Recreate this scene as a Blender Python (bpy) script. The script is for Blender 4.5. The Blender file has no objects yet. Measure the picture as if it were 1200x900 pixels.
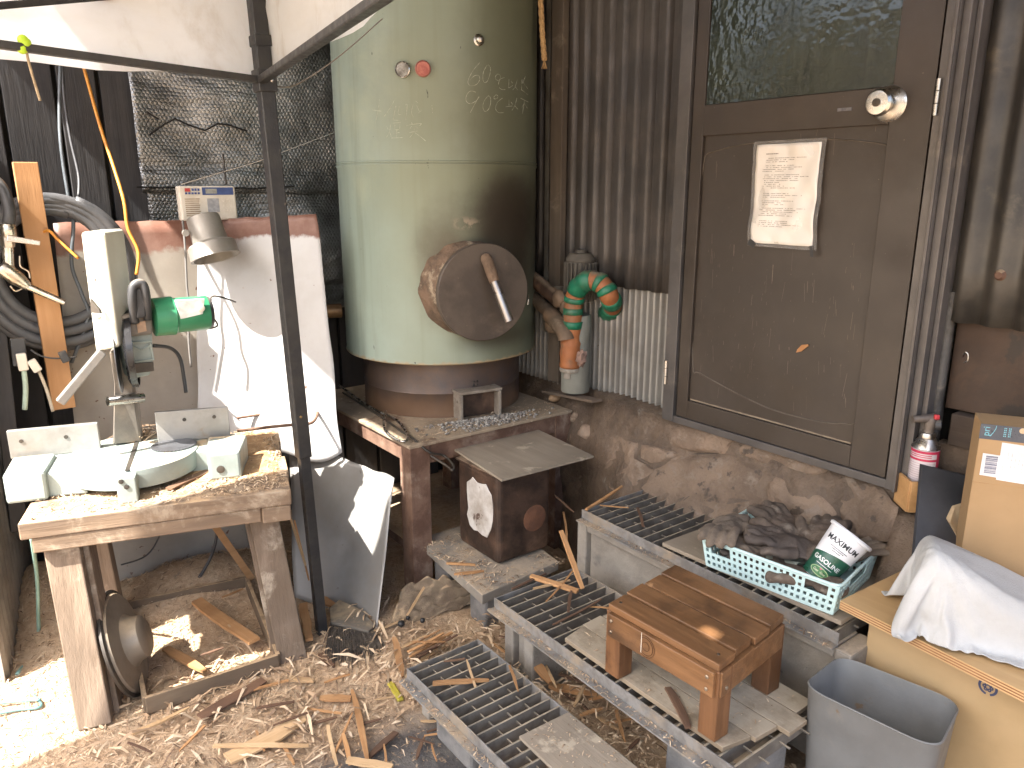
import bpy, bmesh, math, random
from mathutils import Vector, Matrix, noise as mnoise
R = math.radians
random.seed(7)
sc = bpy.context.scene
COL = sc.collection

# ---------------------------------------------------------------- camera
CAM = Vector((0, 0, 1.5)); FPX = 900.0
PITCH = R(14.455); YAW = R(36.985)
cd = bpy.data.cameras.new('camera'); cam = bpy.data.objects.new('camera', cd); COL.objects.link(cam)
cam.location = CAM; cam.rotation_euler = (math.pi / 2 - PITCH, 0, -YAW)
cd.sensor_width = 36; cd.lens = 27; cd.clip_start = 0.02; cd.clip_end = 2000
sc.camera = cam
sc.render.resolution_x = 1024; sc.render.resolution_y = 768
# ---------------------------------------------------------------- sky, sun, exposure
SUN_DIR = Vector((0.50, 0.05, -0.68)).normalized()          # the way the light travels
w = bpy.data.worlds.new('World'); sc.world = w; w.use_nodes = True
nt = w.node_tree; nt.nodes.clear()
sky = nt.nodes.new('ShaderNodeTexSky'); sky.sky_type = 'NISHITA'; sky.sun_disc = False; sky.dust_density = 4.0; sky.ozone_density = .6
sky.sun_elevation = math.asin(-SUN_DIR.z)
sky.sun_rotation = math.atan2(-SUN_DIR.x, -SUN_DIR.y)
bg = nt.nodes.new('ShaderNodeBackground'); bg.inputs[1].default_value = 0.12
wo = nt.nodes.new('ShaderNodeOutputWorld')
nt.links.new(sky.outputs[0], bg.inputs[0]); nt.links.new(bg.outputs[0], wo.inputs[0])
sl = bpy.data.lights.new('sun', 'SUN'); so = bpy.data.objects.new('sun', sl); COL.objects.link(so)
sl.energy = 5.0; sl.angle = R(0.53); sl.color = (1, .95, .87)
so.rotation_euler = SUN_DIR.to_track_quat('-Z', 'Y').to_euler(); so.location = (-4, -2, 6)
sc.view_settings.view_transform = 'Standard'; sc.view_settings.look = 'None'
sc.view_settings.exposure = 2.3; sc.view_settings.gamma = 1
sc.cycles.use_denoising = True
sc.cycles.max_bounces = 10; sc.cycles.diffuse_bounces = 6; sc.cycles.caustics_reflective = False; sc.cycles.caustics_refractive = False
sc.cycles.sample_clamp_indirect = 8

# ---------------------------------------------------------------- measuring helpers (metres; x along the slabs' depth, y along the door wall)
_fw = Vector((math.sin(YAW) * math.cos(PITCH), math.cos(YAW) * math.cos(PITCH), -math.sin(PITCH)))
_rt = Vector((math.cos(YAW), -math.sin(YAW), 0)); _up = _rt.cross(_fw)
def ray(x, y): return _fw + _rt * ((x - 600) / FPX) - _up * ((y - 450) / FPX)
def pz(x, y, z): r = ray(x, y); return CAM + r * ((z - CAM.z) / r.z)
def pX(x, y, X): r = ray(x, y); return CAM + r * (X / r.x)
def pY(x, y, Y): r = ray(x, y); return CAM + r * (Y / r.y)
def pd(x, y, d): return CAM + ray(x, y) * d
def nz(p, s=1.0, o=0.0): return mnoise.noise(Vector(p) * s + Vector((o, o * 1.7, -o)))
def lerp(a, b, t): return a + (b - a) * t

# ---------------------------------------------------------------- mesh builder
XF = {}
class MB:
    def __init__(s): s.v = []; s.f = []
    def add(s, vs, fs):
        o = len(s.v); s.v += [Vector(p) for p in vs]; s.f += [tuple(i + o for i in f) for f in fs]; return s
    def hexa(s, p):   # 4 bottom, 4 top
        return s.add(p, [(3, 2, 1, 0), (4, 5, 6, 7), (0, 1, 5, 4), (1, 2, 6, 5), (2, 3, 7, 6), (3, 0, 4, 7)])
    def box(s, x0, x1, y0, y1, z0, z1):
        return s.hexa([(x0, y0, z0), (x1, y0, z0), (x1, y1, z0), (x0, y1, z0), (x0, y0, z1), (x1, y0, z1), (x1, y1, z1), (x0, y1, z1)])
    def bar(s, p0, p1, wd, dp, ref=(0, 0, 1), taper=1.0):   # rectangular bar from p0 to p1; wd across ref
        p0 = Vector(p0); p1 = Vector(p1); a = (p1 - p0).normalized(); ref = Vector(ref)
        u = a.cross(ref); u = u.normalized() if u.length > 1e-6 else a.orthogonal().normalized(); v = u.cross(a).normalized()
        q = []
        for p, k in ((p0, 1.0), (p1, taper)):
            for su, sv in ((-1, -1), (1, -1), (1, 1), (-1, 1)): q.append(p + u * (su * wd / 2 * k) + v * (sv * dp / 2 * k))
        return s.hexa(q)
    def tube(s, pts, r, n=8, cap=True, closed=False):
        pts = [Vector(p) for p in pts]; m = len(pts); rs = r if isinstance(r, (list, tuple)) else [r] * m
        up = None; o = len(s.v); rings = []
        for i in range(m):
            if closed: t = pts[(i + 1) % m] - pts[i - 1]
            else: t = pts[min(i + 1, m - 1)] - pts[max(i - 1, 0)]
            t.normalize()
            if up is None: up = t.orthogonal().normalized()
            up = up - t * up.dot(t)
            up = up.normalized() if up.length > 1e-6 else t.orthogonal().normalized()
            b = t.cross(up)
            for k in range(n):
                a = 2 * math.pi * k / n; s.v.append(pts[i] + (up * math.cos(a) + b * math.sin(a)) * rs[i])
        for i in range(m if closed else m - 1):
            j = (i + 1) % m
            for k in range(n):
                k2 = (k + 1) % n; s.f.append((o + i * n + k, o + i * n + k2, o + j * n + k2, o + j * n + k))
        if cap and not closed:
            s.f.append(tuple(o + k for k in reversed(range(n)))); s.f.append(tuple(o + (m - 1) * n + k for k in range(n)))
        return s
    def lathe(s, prof, o, axis=(0, 0, 1), n=32, cap0=True, cap1=True):   # prof: (r, h) along axis
        o = Vector(o); a = Vector(axis).normalized(); u = a.orthogonal().normalized()
        if abs(a.z) > .999: u = Vector((1, 0, 0))
        b = a.cross(u); st = len(s.v); m = len(prof)
        for r, h in prof:
            for k in range(n):
                t = 2 * math.pi * k / n; s.v.append(o + a * h + (u * math.cos(t) + b * math.sin(t)) * r)
        for i in range(m - 1):
            for k in range(n):
                k2 = (k + 1) % n; s.f.append((st + i * n + k, st + i * n + k2, st + (i + 1) * n + k2, st + (i + 1) * n + k))
        if cap0: s.f.append(tuple(st + k for k in reversed(range(n))))
        if cap1: s.f.append(tuple(st + (m - 1) * n + k for k in range(n)))
        return s
    def prism(s, poly, d):
        poly = [Vector(p) for p in poly]; d = Vector(d); n = len(poly)
        return s.add(poly + [p + d for p in poly], [tuple(reversed(range(n))), tuple(range(n, 2 * n))] + [(i, (i + 1) % n, n + (i + 1) % n, n + i) for i in range(n)])
    def grid(s, fn, nu, nv, wrap=False):   # fn(u, v) -> point
        o = len(s.v); cu = nu if wrap else nu + 1
        for j in range(nv + 1):
            for i in range(cu): s.v.append(Vector(fn(i / nu, j / nv)))
        for j in range(nv):
            for i in range(nu):
                i2 = (i + 1) % cu; s.f.append((o + j * cu + i, o + j * cu + i2, o + (j + 1) * cu + i2, o + (j + 1) * cu + i))
        return s
    def ball(s, c, rx, ry, rz, nu=14, nv=9, q=None):
        c = Vector(c)
        def fn(u, v):
            a = u * 2 * math.pi; b = (v - .5) * math.pi * .999
            p = Vector((rx * math.cos(a) * math.cos(b), ry * math.sin(a) * math.cos(b), rz * math.sin(b)))
            return c + (q @ p if q else p)
        return s.grid(fn, nu, nv, True)
    def build(s, name, mat, parent=None, smooth=None, bev=0, world=True, solid=0, seg=2):
        me = bpy.data.meshes.new(name); vs = s.v
        if parent is not None and world:
            inv = XF[parent.name].inverted(); vs = [inv @ p for p in vs]
        me.from_pydata([tuple(p) for p in vs], [], s.f); me.update()
        if smooth is not None:
            for p in me.polygons: p.use_smooth = True
            if smooth < 179: me.set_sharp_from_angle(angle=R(smooth))
        return obj(name, me, mat, parent, bev, solid, seg)
def obj(name, me, mat, parent=None, bev=0, solid=0, seg=2):
    o = bpy.data.objects.new(name, me); COL.objects.link(o)
    if mat is not None and len(me.materials) == 0: me.materials.append(mat)
    if parent is not None: o.parent = parent; XF[o.name] = XF[parent.name].copy()
    else: XF[o.name] = Matrix.Identity(4)
    if solid: md = o.modifiers.new('thickness', 'SOLIDIFY'); md.thickness = solid; md.offset = 0
    if bev: md = o.modifiers.new('bevel', 'BEVEL'); md.width = bev; md.segments = seg; md.limit_method = 'ANGLE'; md.angle_limit = R(40)
    return o
def tag(o, label=None, cat=None, group=None, kind=None):
    if label: o['label'] = label
    if cat: o['category'] = cat
    if group: o['group'] = group
    if kind: o['kind'] = kind
    return o
def thing(name, label, cat, loc=(0, 0, 0), rz=0, group=None):
    o = bpy.data.objects.new(name, None); COL.objects.link(o); o.empty_display_size = .05
    o.location = loc; o.rotation_euler = (0, 0, rz)
    XF[o.name] = Matrix.Translation(Vector(loc)) @ Matrix.Rotation(rz, 4, 'Z')
    return tag(o, label, cat, group)
def dup(o, parent, loc=None):
    c = o.copy(); COL.objects.link(c); c.parent = parent; XF[c.name] = XF[parent.name].copy() if parent else Matrix.Identity(4)
    if loc is not None: c.location = loc
    return c
def spline(pts, n=8):   # catmull-rom
    pts = [Vector(p) for p in pts]; out = []
    for i in range(len(pts) - 1):
        a = pts[max(i - 1, 0)]; b = pts[i]; c = pts[i + 1]; d = pts[min(i + 2, len(pts) - 1)]
        for k in range(n):
            t = k / n; out.append(.5 * ((2 * b) + (c - a) * t + (2 * a - 5 * b + 4 * c - d) * t * t + (-a + 3 * b - 3 * c + d) * t ** 3))
    return out + [pts[-1]]
def text_geo(s, size=1.0, bold=0.0, align='CENTER'):
    cu = bpy.data.curves.new('lettering', 'FONT'); cu.body = s; cu.size = size; cu.offset = bold * size; cu.align_x = align; cu.align_y = 'CENTER'; cu.resolution_u = 3
    o = bpy.data.objects.new('lettering', cu); COL.objects.link(o)
    dg = bpy.context.evaluated_depsgraph_get(); me = o.evaluated_get(dg).to_mesh()
    vs = [v.co.copy() for v in me.vertices]; fs = [tuple(p.vertices) for p in me.polygons]
    bpy.data.objects.remove(o); bpy.data.curves.remove(cu)
    return vs, fs

# ---------------------------------------------------------------- materials
def L(t, a, b): t.links.new(a, b)
def mix(t, fac, a, b, mode='MIX'):
    n = t.nodes.new('ShaderNodeMix'); n.data_type = 'RGBA'; n.blend_type = mode
    for i, v in ((0, fac), (6, a), (7, b)):
        if hasattr(v, 'is_output'): L(t, v, n.inputs[i])
        elif i == 0: n.inputs[0].default_value = v
        else: n.inputs[i].default_value = (*v, 1) if len(v) == 3 else v
    return n.outputs[2]
def nodenoise(t, vec, scale, detail=5, rough=.55, dist=0):
    n = t.nodes.new('ShaderNodeTexNoise'); n.inputs['Scale'].default_value = scale; n.inputs['Detail'].default_value = detail
    n.inputs['Roughness'].default_value = rough; n.inputs['Distortion'].default_value = dist
    if vec is not None: L(t, vec, n.inputs['Vector'])
    return n.outputs['Fac']
def ramp(t, fac, a, b):
    n = t.nodes.new('ShaderNodeMapRange'); n.inputs[1].default_value = a; n.inputs[2].default_value = b; n.interpolation_type = 'SMOOTHSTEP'
    L(t, fac, n.inputs[0]); return n.outputs[0]
def mth(t, op, a, b=0.0):
    n = t.nodes.new('ShaderNodeMath'); n.operation = op
    for i, v in enumerate((a, b)):
        if hasattr(v, 'is_output'): L(t, v, n.inputs[i])
        else: n.inputs[i].default_value = v
    return n.outputs[0]
def mapping(t, vec, scale=(1, 1, 1), loc=(0, 0, 0), rot=(0, 0, 0)):
    n = t.nodes.new('ShaderNodeMapping'); n.inputs['Scale'].default_value = scale; n.inputs['Location'].default_value = loc; n.inputs['Rotation'].default_value = rot
    L(t, vec, n.inputs[0]); return n.outputs[0]
MATS = {}
def mat(name, c1, c2=None, sc_=6, rough=.7, metal=0.0, bump=.15, bsc=60, spots=None, ssc=4, sth=(.55, .65), spots2=None, s2sc=14, s2th=(.6, .66),
        grain=None, dust=None, dth=(.35, .6), rand=0.0, coat=0.0, lo=.38, hi=.62, bdist=.003, hook=None):
    """base two-tone noise, optional spots (stain layers), dust on upward faces, wood grain stretched along axis `grain`"""
    if name in MATS: return MATS[name]
    m = bpy.data.materials.new(name); m.use_nodes = True; t = m.node_tree; bs = t.nodes['Principled BSDF']
    tc = t.nodes.new('ShaderNodeTexCoord'); vec = tc.outputs['Object']
    if rand:
        oi = t.nodes.new('ShaderNodeObjectInfo'); va = t.nodes.new('ShaderNodeVectorMath'); va.operation = 'MULTIPLY_ADD'
        cx = t.nodes.new('ShaderNodeCombineXYZ')
        for i in range(3): L(t, oi.outputs['Random'], cx.inputs[i])
        L(t, cx.outputs[0], va.inputs[0]); va.inputs[1].default_value = (7.3, 11.1, 5.7); L(t, vec, va.inputs[2]); vec = va.outputs[0]
    c2 = c2 or tuple(c * .75 for c in c1)
    if grain:
        s = {'x': (.07, 1, 1), 'y': (1, .07, 1), 'z': (1, 1, .07)}[grain]
        gv = mapping(t, vec, s); n1 = nodenoise(t, gv, sc_ * 5, 6, .65, .6); col = mix(t, ramp(t, n1, .3, .7), c1, c2)
        n1b = nodenoise(t, vec, sc_ * .5, 3); col = mix(t, ramp(t, n1b, .35, .75), col, tuple(c * .72 for c in c2))
        bn = nodenoise(t, gv, bsc, 5, .7)
    else:
        n1 = nodenoise(t, vec, sc_, 7, .62); col = mix(t, ramp(t, n1, lo, hi), c1, c2); bn = nodenoise(t, vec, bsc, 6, .65)
    rfac = None
    if spots:
        sp = ramp(t, nodenoise(t, vec, ssc, 8, .68, .3), *sth); col = mix(t, sp, col, spots); rfac = sp
    if spots2:
        sp = ramp(t, nodenoise(t, vec, s2sc, 6, .6), *s2th); col = mix(t, sp, col, spots2)
    if rand:
        hv = t.nodes.new('ShaderNodeHueSaturation'); L(t, col, hv.inputs['Color'])
        L(t, mth(t, 'ADD', mth(t, 'MULTIPLY', oi.outputs['Random'], rand * 2), 1 - rand), hv.inputs['Value']); col = hv.outputs[0]
    if dust:
        ge = t.nodes.new('ShaderNodeNewGeometry'); sx = t.nodes.new('ShaderNodeSeparateXYZ'); L(t, ge.outputs['Normal'], sx.inputs[0])
        dn = nodenoise(t, vec, 9, 8, .7)
        df = mth(t, 'MULTIPLY', ramp(t, sx.outputs[2], .5, .9), ramp(t, dn, *dth)); col = mix(t, df, col, dust)
    if hook: col = hook(t, vec, col)
    L(t, col, bs.inputs['Base Color'])
    rr = nodenoise(t, vec, sc_ * 2.3, 4); ro = t.nodes.new('ShaderNodeMapRange'); L(t, rr, ro.inputs[0]); ro.inputs[1].default_value = .3; ro.inputs[2].default_value = .7
    ro.inputs[3].default_value = max(.04, rough - .12); ro.inputs[4].default_value = min(1, rough + .12); ra = ro.outputs[0]
    if dust: ra = mth(t, 'MAXIMUM', ra, mth(t, 'MULTIPLY', df, .9))
    L(t, ra, bs.inputs['Roughness'])
    if metal:
        mv = metal
        if rfac is not None: L(t, mth(t, 'MULTIPLY', mth(t, 'SUBTRACT', 1.0, rfac), metal), bs.inputs['Metallic'])
        elif dust: L(t, mth(t, 'MULTIPLY', mth(t, 'SUBTRACT', 1.0, df), metal), bs.inputs['Metallic'])
        else: bs.inputs['Metallic'].default_value = metal
    if coat: bs.inputs['Coat Weight'].default_value = coat
    if bump:
        b = t.nodes.new('ShaderNodeBump'); b.inputs['Strength'].default_value = min(1, bump * 2); b.inputs['Distance'].default_value = bdist
        L(t, bn, b.inputs['Height']); L(t, b.outputs[0], bs.inputs['Normal'])
    MATS[name] = m; return m
SAW = (.42, .27, .14)     # sawdust / dust colour
DUST = (.30, .245, .185)
m_black = mat('black powder coat', (.018, .018, .02), (.03, .029, .028), 20, .45, 0, .08, 200, spots=(.12, .10, .08), ssc=25, sth=(.66, .75))
m_darkmetal = mat('dark metal', (.05, .045, .04), (.09, .075, .06), 9, .55, .5, .1, 90)
m_steel = mat('bright steel', (.55, .53, .5), (.42, .4, .37), 14, .28, 1.0, .05, 120, spots=(.25, .16, .09), ssc=12, sth=(.62, .75))
m_chrome = mat('dull chrome', (.6, .57, .52), (.45, .4, .33), 18, .3, 1.0, .05, 100, spots=(.22, .15, .09), ssc=20, sth=(.58, .72))
m_galv = mat('galvanised steel', (.245, .238, .23), (.165, .155, .145), 22, .55, .2, .08, 120, spots=(.27, .215, .155), ssc=9, sth=(.46, .68), dust=(.42, .33, .23), dth=(.45, .68))
m_galvbar = mat('galvanised bars', (.19, .17, .145), (.12, .105, .088), 16, .65, .1, .08, 90, dust=(.36, .30, .22), dth=(.3, .6))
m_rust = mat('rusty steel', (.115, .062, .042), (.19, .115, .08), 12, .75, .2, .3, 130, spots=(.26, .19, .145), ssc=7, sth=(.52, .7), dust=(.42, .31, .2), dth=(.3, .5))
m_rustdark = mat('dark rusty steel', (.04, .025, .018), (.085, .05, .034), 9, .6, .35, .2, 110, spots=(.13, .075, .045), ssc=5, sth=(.5, .68), dust=(.3, .22, .15))
m_rusttop = mat('dusty steel plate', (.24, .185, .13), (.33, .26, .185), 6, .85, 0, .35, 80, spots=(.14, .085, .055), ssc=5, sth=(.52, .66), spots2=(.45, .36, .26), s2sc=30)
m_concrete = mat('concrete', (.215, .19, .16), (.285, .255, .215), 7, .92, 0, .5, 90, spots=(.165, .15, .13), ssc=6, sth=(.55, .7), spots2=(.12, .11, .1), s2sc=60, s2th=(.68, .72), dust=(.42, .34, .25), dth=(.35, .6))
m_darkconc = mat('dark stone', (.13, .125, .12), (.2, .19, .18), 10, .9, 0, .5, 60, dust=(.35, .27, .18))
m_soil = mat('dusty soil', (.105, .077, .056), (.17, .125, .092), 9, .95, 0, .7, 50, spots=(.06, .047, .037), ssc=5, sth=(.55, .7), bdist=.008)
m_stone = mat('field stone', (.25, .178, .125), (.16, .112, .078), 5, .8, 0, .9, 38, spots=(.25, .195, .15), ssc=13, sth=(.54, .68), spots2=(.085, .065, .05), s2sc=17, s2th=(.6, .68), rand=.18, bdist=.012)
m_mortar = mat('wet crumbling mortar', (.15, .105, .072), (.09, .063, .044), 8, .55, 0, 1.0, 30, spots=(.27, .235, .2), ssc=11, sth=(.62, .74), bdist=.014)
m_doorpaint = mat('dark brown door paint', (.037, .028, .021), (.047, .036, .028), 3, .45, 0, .05, 160, spots=(.075, .058, .042), ssc=2.2, sth=(.5, .8), spots2=(.16, .13, .1), s2sc=130, s2th=(.70, .74))
m_frame = mat('brown aluminium frame', (.085, .078, .074), (.11, .1, .094), 6, .42, .25, .05, 120, spots=(.17, .145, .12), ssc=5, sth=(.55, .75))
m_oldwood = mat('weathered grey brown timber', (.235, .165, .11), (.145, .1, .068), 5, .85, 0, .5, 60, grain='x', spots=(.36, .29, .215), ssc=7, sth=(.52, .68), dust=(.46, .32, .19), dth=(.42, .6))
m_oldwoodz = mat('weathered timber upright', (.25, .185, .135), (.16, .115, .08), 5, .85, 0, .5, 60, grain='z', spots=(.38, .32, .25), ssc=7, sth=(.55, .7))
m_oldwoody = mat('weathered board', (.30, .24, .17), (.225, .175, .12), 5, .85, 0, .3, 60, grain='y', spots=(.15, .12, .09), ssc=9, sth=(.62, .72), dust=(.40, .335, .25), dth=(.3, .6), rand=.1)
m_newwood = mat('fresh cedar', (.50, .27, .12), (.38, .18, .07), 6, .7, 0, .2, 60, grain='z', rand=.12)
m_stool = mat('oiled cedar', (.26, .132, .058), (.155, .075, .032), 5, .42, 0, .25, 70, grain='y', spots=(.07, .036, .018), ssc=5, sth=(.47, .70), spots2=(.46, .26, .12), s2sc=12, s2th=(.66, .74), rand=.1)
m_stoolz = mat('oiled cedar leg', (.21, .10, .043), (.12, .054, .023), 5, .45, 0, .25, 70, grain='z', spots=(.07, .03, .014), ssc=6, sth=(.56, .72), rand=.08)
m_ply = mat('plywood', (.60, .40, .20), (.50, .32, .15), 4, .6, 0, .12, 60, grain='y', spots=(.40, .25, .12), ssc=9, sth=(.66, .75))
m_plyedge = mat('plywood dark veneer', (.20, .085, .035), (.28, .13, .06), 9, .8, 0, .1)
m_dustboard = mat('dusty plywood', (.33, .275, .21), (.27, .22, .165), 5, .9, 0, .25, 70, grain='y', spots=(.15, .12, .09), ssc=14, sth=(.66, .72), spots2=(.43, .36, .27), s2sc=8)
m_card = mat('cardboard', (.36, .235, .12), (.325, .21, .105), 3, .85, 0, .06, 80, spots=(.27, .165, .08), ssc=5, sth=(.62, .78))
m_rubber = mat('black rubber', (.03, .031, .034), (.055, .055, .058), 9, .5, 0, .06, 120, spots=(.11, .1, .09), ssc=14, sth=(.6, .75), dust=(.2, .17, .14))
m_white = mat('aged white plastic', (.72, .68, .6), (.62, .57, .48), 7, .45, 0, .04)
m_plankwall = mat('tarred plank', (.042, .042, .047), (.07, .066, .066), 4, .8, 0, .4, 50, grain='z', spots=(.085, .072, .06), ssc=3, sth=(.55, .75), rand=.25)
m_voidwood = mat('dark backing', (.012, .011, .011), (.02, .018, .016), 4, .95)

# ---------------------------------------------------------------- a sheet of cotton dropped over a bundle: simulated, then kept as a plain mesh
CLOTH_NU, CLOTH_NV = 52, 38
def drape():
    bm = bmesh.new(); bmesh.ops.create_cube(bm, size=1.0)
    for v in bm.verts: v.co = Vector((v.co.x * .37, v.co.y * .20, v.co.z * .10 + .05))
    bmesh.ops.bevel(bm, geom=bm.edges[:], offset=.03, segments=4, affect='EDGES', profile=.5); bmesh.ops.subdivide_edges(bm, edges=bm.edges[:], cuts=1, use_grid_fill=True)
    for v in bm.verts: v.co.z += (.035 * (-v.co.x / .17) + .02 * mnoise.noise(v.co * 9)) * max(0, (v.co.z - .02) / .07)
    me = bpy.data.meshes.new('bundle_core'); bm.to_mesh(me); bm.free(); core = bpy.data.objects.new('bundle_core', me); COL.objects.link(core)
    pm_ = bpy.data.meshes.new('shelf_top'); pm_.from_pydata([(-2, -2, 0), (2, -2, 0), (2, 2, 0), (-2, 2, 0)], [], [(0, 1, 2, 3)]); flo = bpy.data.objects.new('shelf_top', pm_); COL.objects.link(flo)
    for o, th, fr in ((core, .004, 12), (flo, .003, 20)):
        o.modifiers.new('collision', 'COLLISION'); o.collision.thickness_outer = th; o.collision.cloth_friction = fr
    vs = []; fs = []; a = .12
    for j in range(CLOTH_NV + 1):
        for i in range(CLOTH_NU + 1):
            x = (i / CLOTH_NU - .5) * .60; y = (j / CLOTH_NV - .5) * .46; z = .165 + .006 * mnoise.noise(Vector((x * 5, y * 5, 0)))
            vs.append(((x * .985) * math.cos(a) - (y * .985) * math.sin(a), (x * .985) * math.sin(a) + (y * .985) * math.cos(a), z))
    for j in range(CLOTH_NV):
        for i in range(CLOTH_NU): k = j * (CLOTH_NU + 1) + i; fs.append((k, k + 1, k + CLOTH_NU + 2, k + CLOTH_NU + 1))
    cm = bpy.data.meshes.new('cloth_sheet'); cm.from_pydata(vs, [], fs); o = bpy.data.objects.new('cloth_sheet', cm); COL.objects.link(o)
    cl = o.modifiers.new('cloth', 'CLOTH'); st = cl.settings; st.quality = 6; st.mass = .25; st.tension_stiffness = 40; st.compression_stiffness = 40; st.shear_stiffness = 12; st.bending_stiffness = 2.5; st.air_damping = 1.5
    cs = cl.collision_settings; cs.use_self_collision = True; cs.self_distance_min = .004; cs.distance_min = .003; cs.collision_quality = 2
    cl.point_cache.frame_start = 1; cl.point_cache.frame_end = 60
    for f in range(1, 61): sc.frame_set(f)
    ev = o.evaluated_get(bpy.context.evaluated_depsgraph_get()); out = [v.co.copy() for v in ev.to_mesh().vertices]
    for q in (o, core, flo): bpy.data.objects.remove(q)
    sc.frame_set(1)
    return out
CLOTH_PTS = drape()
# ================================================================ the ground
def ghook(t, vec, col):
    # sawdust drift over the yard floor, with bare dark patches in front of the steps
    n1 = nodenoise(t, vec, 1.6, 7, .65, .4); n2 = nodenoise(t, vec, 55, 6, .7); n3 = nodenoise(t, vec, 9, 6, .7)
    sw = mix(t, ramp(t, n2, .3, .7), (.54, .39, .255), (.35, .235, .14)); sw = mix(t, ramp(t, n3, .45, .7), sw, (.46, .35, .24))
    ln = t.nodes.new('ShaderNodeVectorMath'); ln.operation = 'DISTANCE'; L(t, mapping(t, vec, (1, 1, 1)), ln.inputs[0]); ln.inputs[1].default_value = (.83, 1.47, 0)
    bare = ramp(t, mth(t, 'ADD', ln.outputs['Value'], mth(t, 'MULTIPLY', mth(t, 'SUBTRACT', n1, .5), .55)), .20, .36)
    near = t.nodes.new('ShaderNodeVectorMath'); near.operation = 'DISTANCE'; L(t, vec, near.inputs[0]); near.inputs[1].default_value = (.5, 2.2, 0)
    area = ramp(t, mth(t, 'ADD', near.outputs['Value'], mth(t, 'MULTIPLY', n1, 1.2)), 3.0, 1.9)
    f = mth(t, 'MULTIPLY', mth(t, 'MULTIPLY', bare, area), ramp(t, mth(t, 'ADD', n3, mth(t, 'MULTIPLY', n2, .35)), .40, .58))
    f2 = mth(t, 'MAXIMUM', f, mth(t, 'MULTIPLY', area, ramp(t, n2, .56, .66)))
    far = ramp(t, mth(t, 'ADD', near.outputs['Value'], n1), 2.6, 3.6); col = mix(t, far, col, mix(t, ramp(t, n3, .4, .6), (.36, .27, .18), (.27, .2, .14)))
    return mix(t, f2, col, sw)
m_ground = mat('yard floor', (.085, .078, .074), (.135, .122, .11), 8, .93, 0, .8, 70, spots=(.06, .055, .055), ssc=3, sth=(.5, .65), hook=ghook, bdist=.006)
def gz(x, y):
    h = .012 * nz((x, y, 0), 3) + .006 * nz((x, y, 1), 11)
    h += .10 * math.exp(-(((x - .62) / .34) ** 2 + ((y - 2.88) / .17) ** 2))      # drift of sawdust below the bench
    h += .16 * math.exp(-(((x - .16) / .13) ** 2 + ((y - 3.05) / .30) ** 2))      # and along the fence
    h += .05 * math.exp(-(((x - 1.05) / .12) ** 2 + ((y - 1.93) / .12) ** 2))
    h += .05 * math.exp(-(((x - 1.10) / .3) ** 2 + ((y - 2.2) / .12) ** 2))
    return h * (1 if -3 < x < 6 and -3 < y < 6 else 0)
xs = [-400, -60, -12, -4, -2] + [-1 + i * .035 for i in range(103)] + [3, 5, 12, 60, 400]
ys = [-400, -60, -12, -4, -1.5, -.5] + [.2 + i * .035 for i in range(100)] + [4, 6, 12, 60, 400]
mb = MB()
for y in ys:
    for x in xs: mb.v.append(Vector((x, y, gz(x, y))))
nx = len(xs)
for j in range(len(ys) - 1):
    for i in range(nx - 1): mb.f.append((j * nx + i, j * nx + i + 1, (j + 1) * nx + i + 1, (j + 1) * nx + i))
tag(mb.build('ground', m_ground, smooth=180), kind='structure')

# ================================================================ raised bank and stone wall under the door
def bankx(y, z):      # the sloping face of the bank
    return 1.93 + .12 * max(0, min(1, (z - .4) / .3)) + (.20 if y < .76 else 0) - (.07 if .76 <= y < .9 else 0) + .02 * nz((0, y * 3, z * 3)) + (.10 * max(0, (y - 1.95) / .5))
bank = MB()
def bfn(u, v):
    y = lerp(-1.2, 3.3, u); pr = v * 6
    if pr <= 4:
        z = lerp(-.05, .655 if .76 <= y < .9 else .69, pr / 4); x = bankx(y, z) - .02
    else:
        z = (.655 if .76 <= y < .9 else .69) + .02 * nz((y * 4, pr, 0)); x = lerp(bankx(y, .69) - .02 + .03, 2.6, (pr - 4) / 2)
    n = .018 * nz((x * 2, y * 4, z * 4), 1.5) + .008 * nz((x, y, z), 13)
    return (x - n * (1 if pr < 4.5 else 0), y, z + (n * .7 if pr > 3.5 else 0))
bank.grid(bfn, 170, 30)
tag(MB().box(2.20, 2.24, -1.5, 3.5, 0, 3.2).build('wall_backing', m_voidwood), kind='structure')
tag(bank.build('earth_bank', m_mortar, smooth=180), kind='structure')
sw = thing('stone_wall', 'rough brown stone wall below the dark door', 'stone wall', (1.95, 1.4, .3))
def stone(px, h, k, m=m_stone, parent=sw, base=None):
    pts = [pX(x, y, 2.0) for x, y in px]
    pts = [Vector((bankx(p.y, p.z) - .012, p.y, p.z)) for p in pts]
    sub = []
    for i in range(len(pts)):
        a, b = pts[i], pts[(i + 1) % len(pts)]
        for q in range(4): sub.append(a.lerp(b, q / 4) + Vector((0, nz(a.lerp(b, q / 4), 25, k), nz(a.lerp(b, q / 4), 25, k + 3))) * .008)
    c = sum(sub, Vector()) / len(sub); n = Vector((-.93, -.05, .36)); mb = MB(); N = len(sub); rings = [(1.03, -.03), (1, .0), (.93, .5), (.8, .75), (.6, .9), (.35, 1), (.12, 1.02)]
    for r, hh in rings:
        for p in sub:
            q = c.lerp(p, r); mb.v.append(q + n * (h * .55 * hh + (.012 * nz(q, 14, k) + .008 * nz(q, 38, k) + .006 * abs(nz(q, 9, k + 2))) * (1 if hh > .2 else 0)))
    for i in range(len(rings) - 1):
        for j in range(N): mb.f.append((i * N + j, i * N + (j + 1) % N, (i + 1) * N + (j + 1) % N, (i + 1) * N + j))
    mb.f.append(tuple((len(rings) - 1) * N + j for j in range(N)))
    return mb.build('stone', m, parent, smooth=55)
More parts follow.
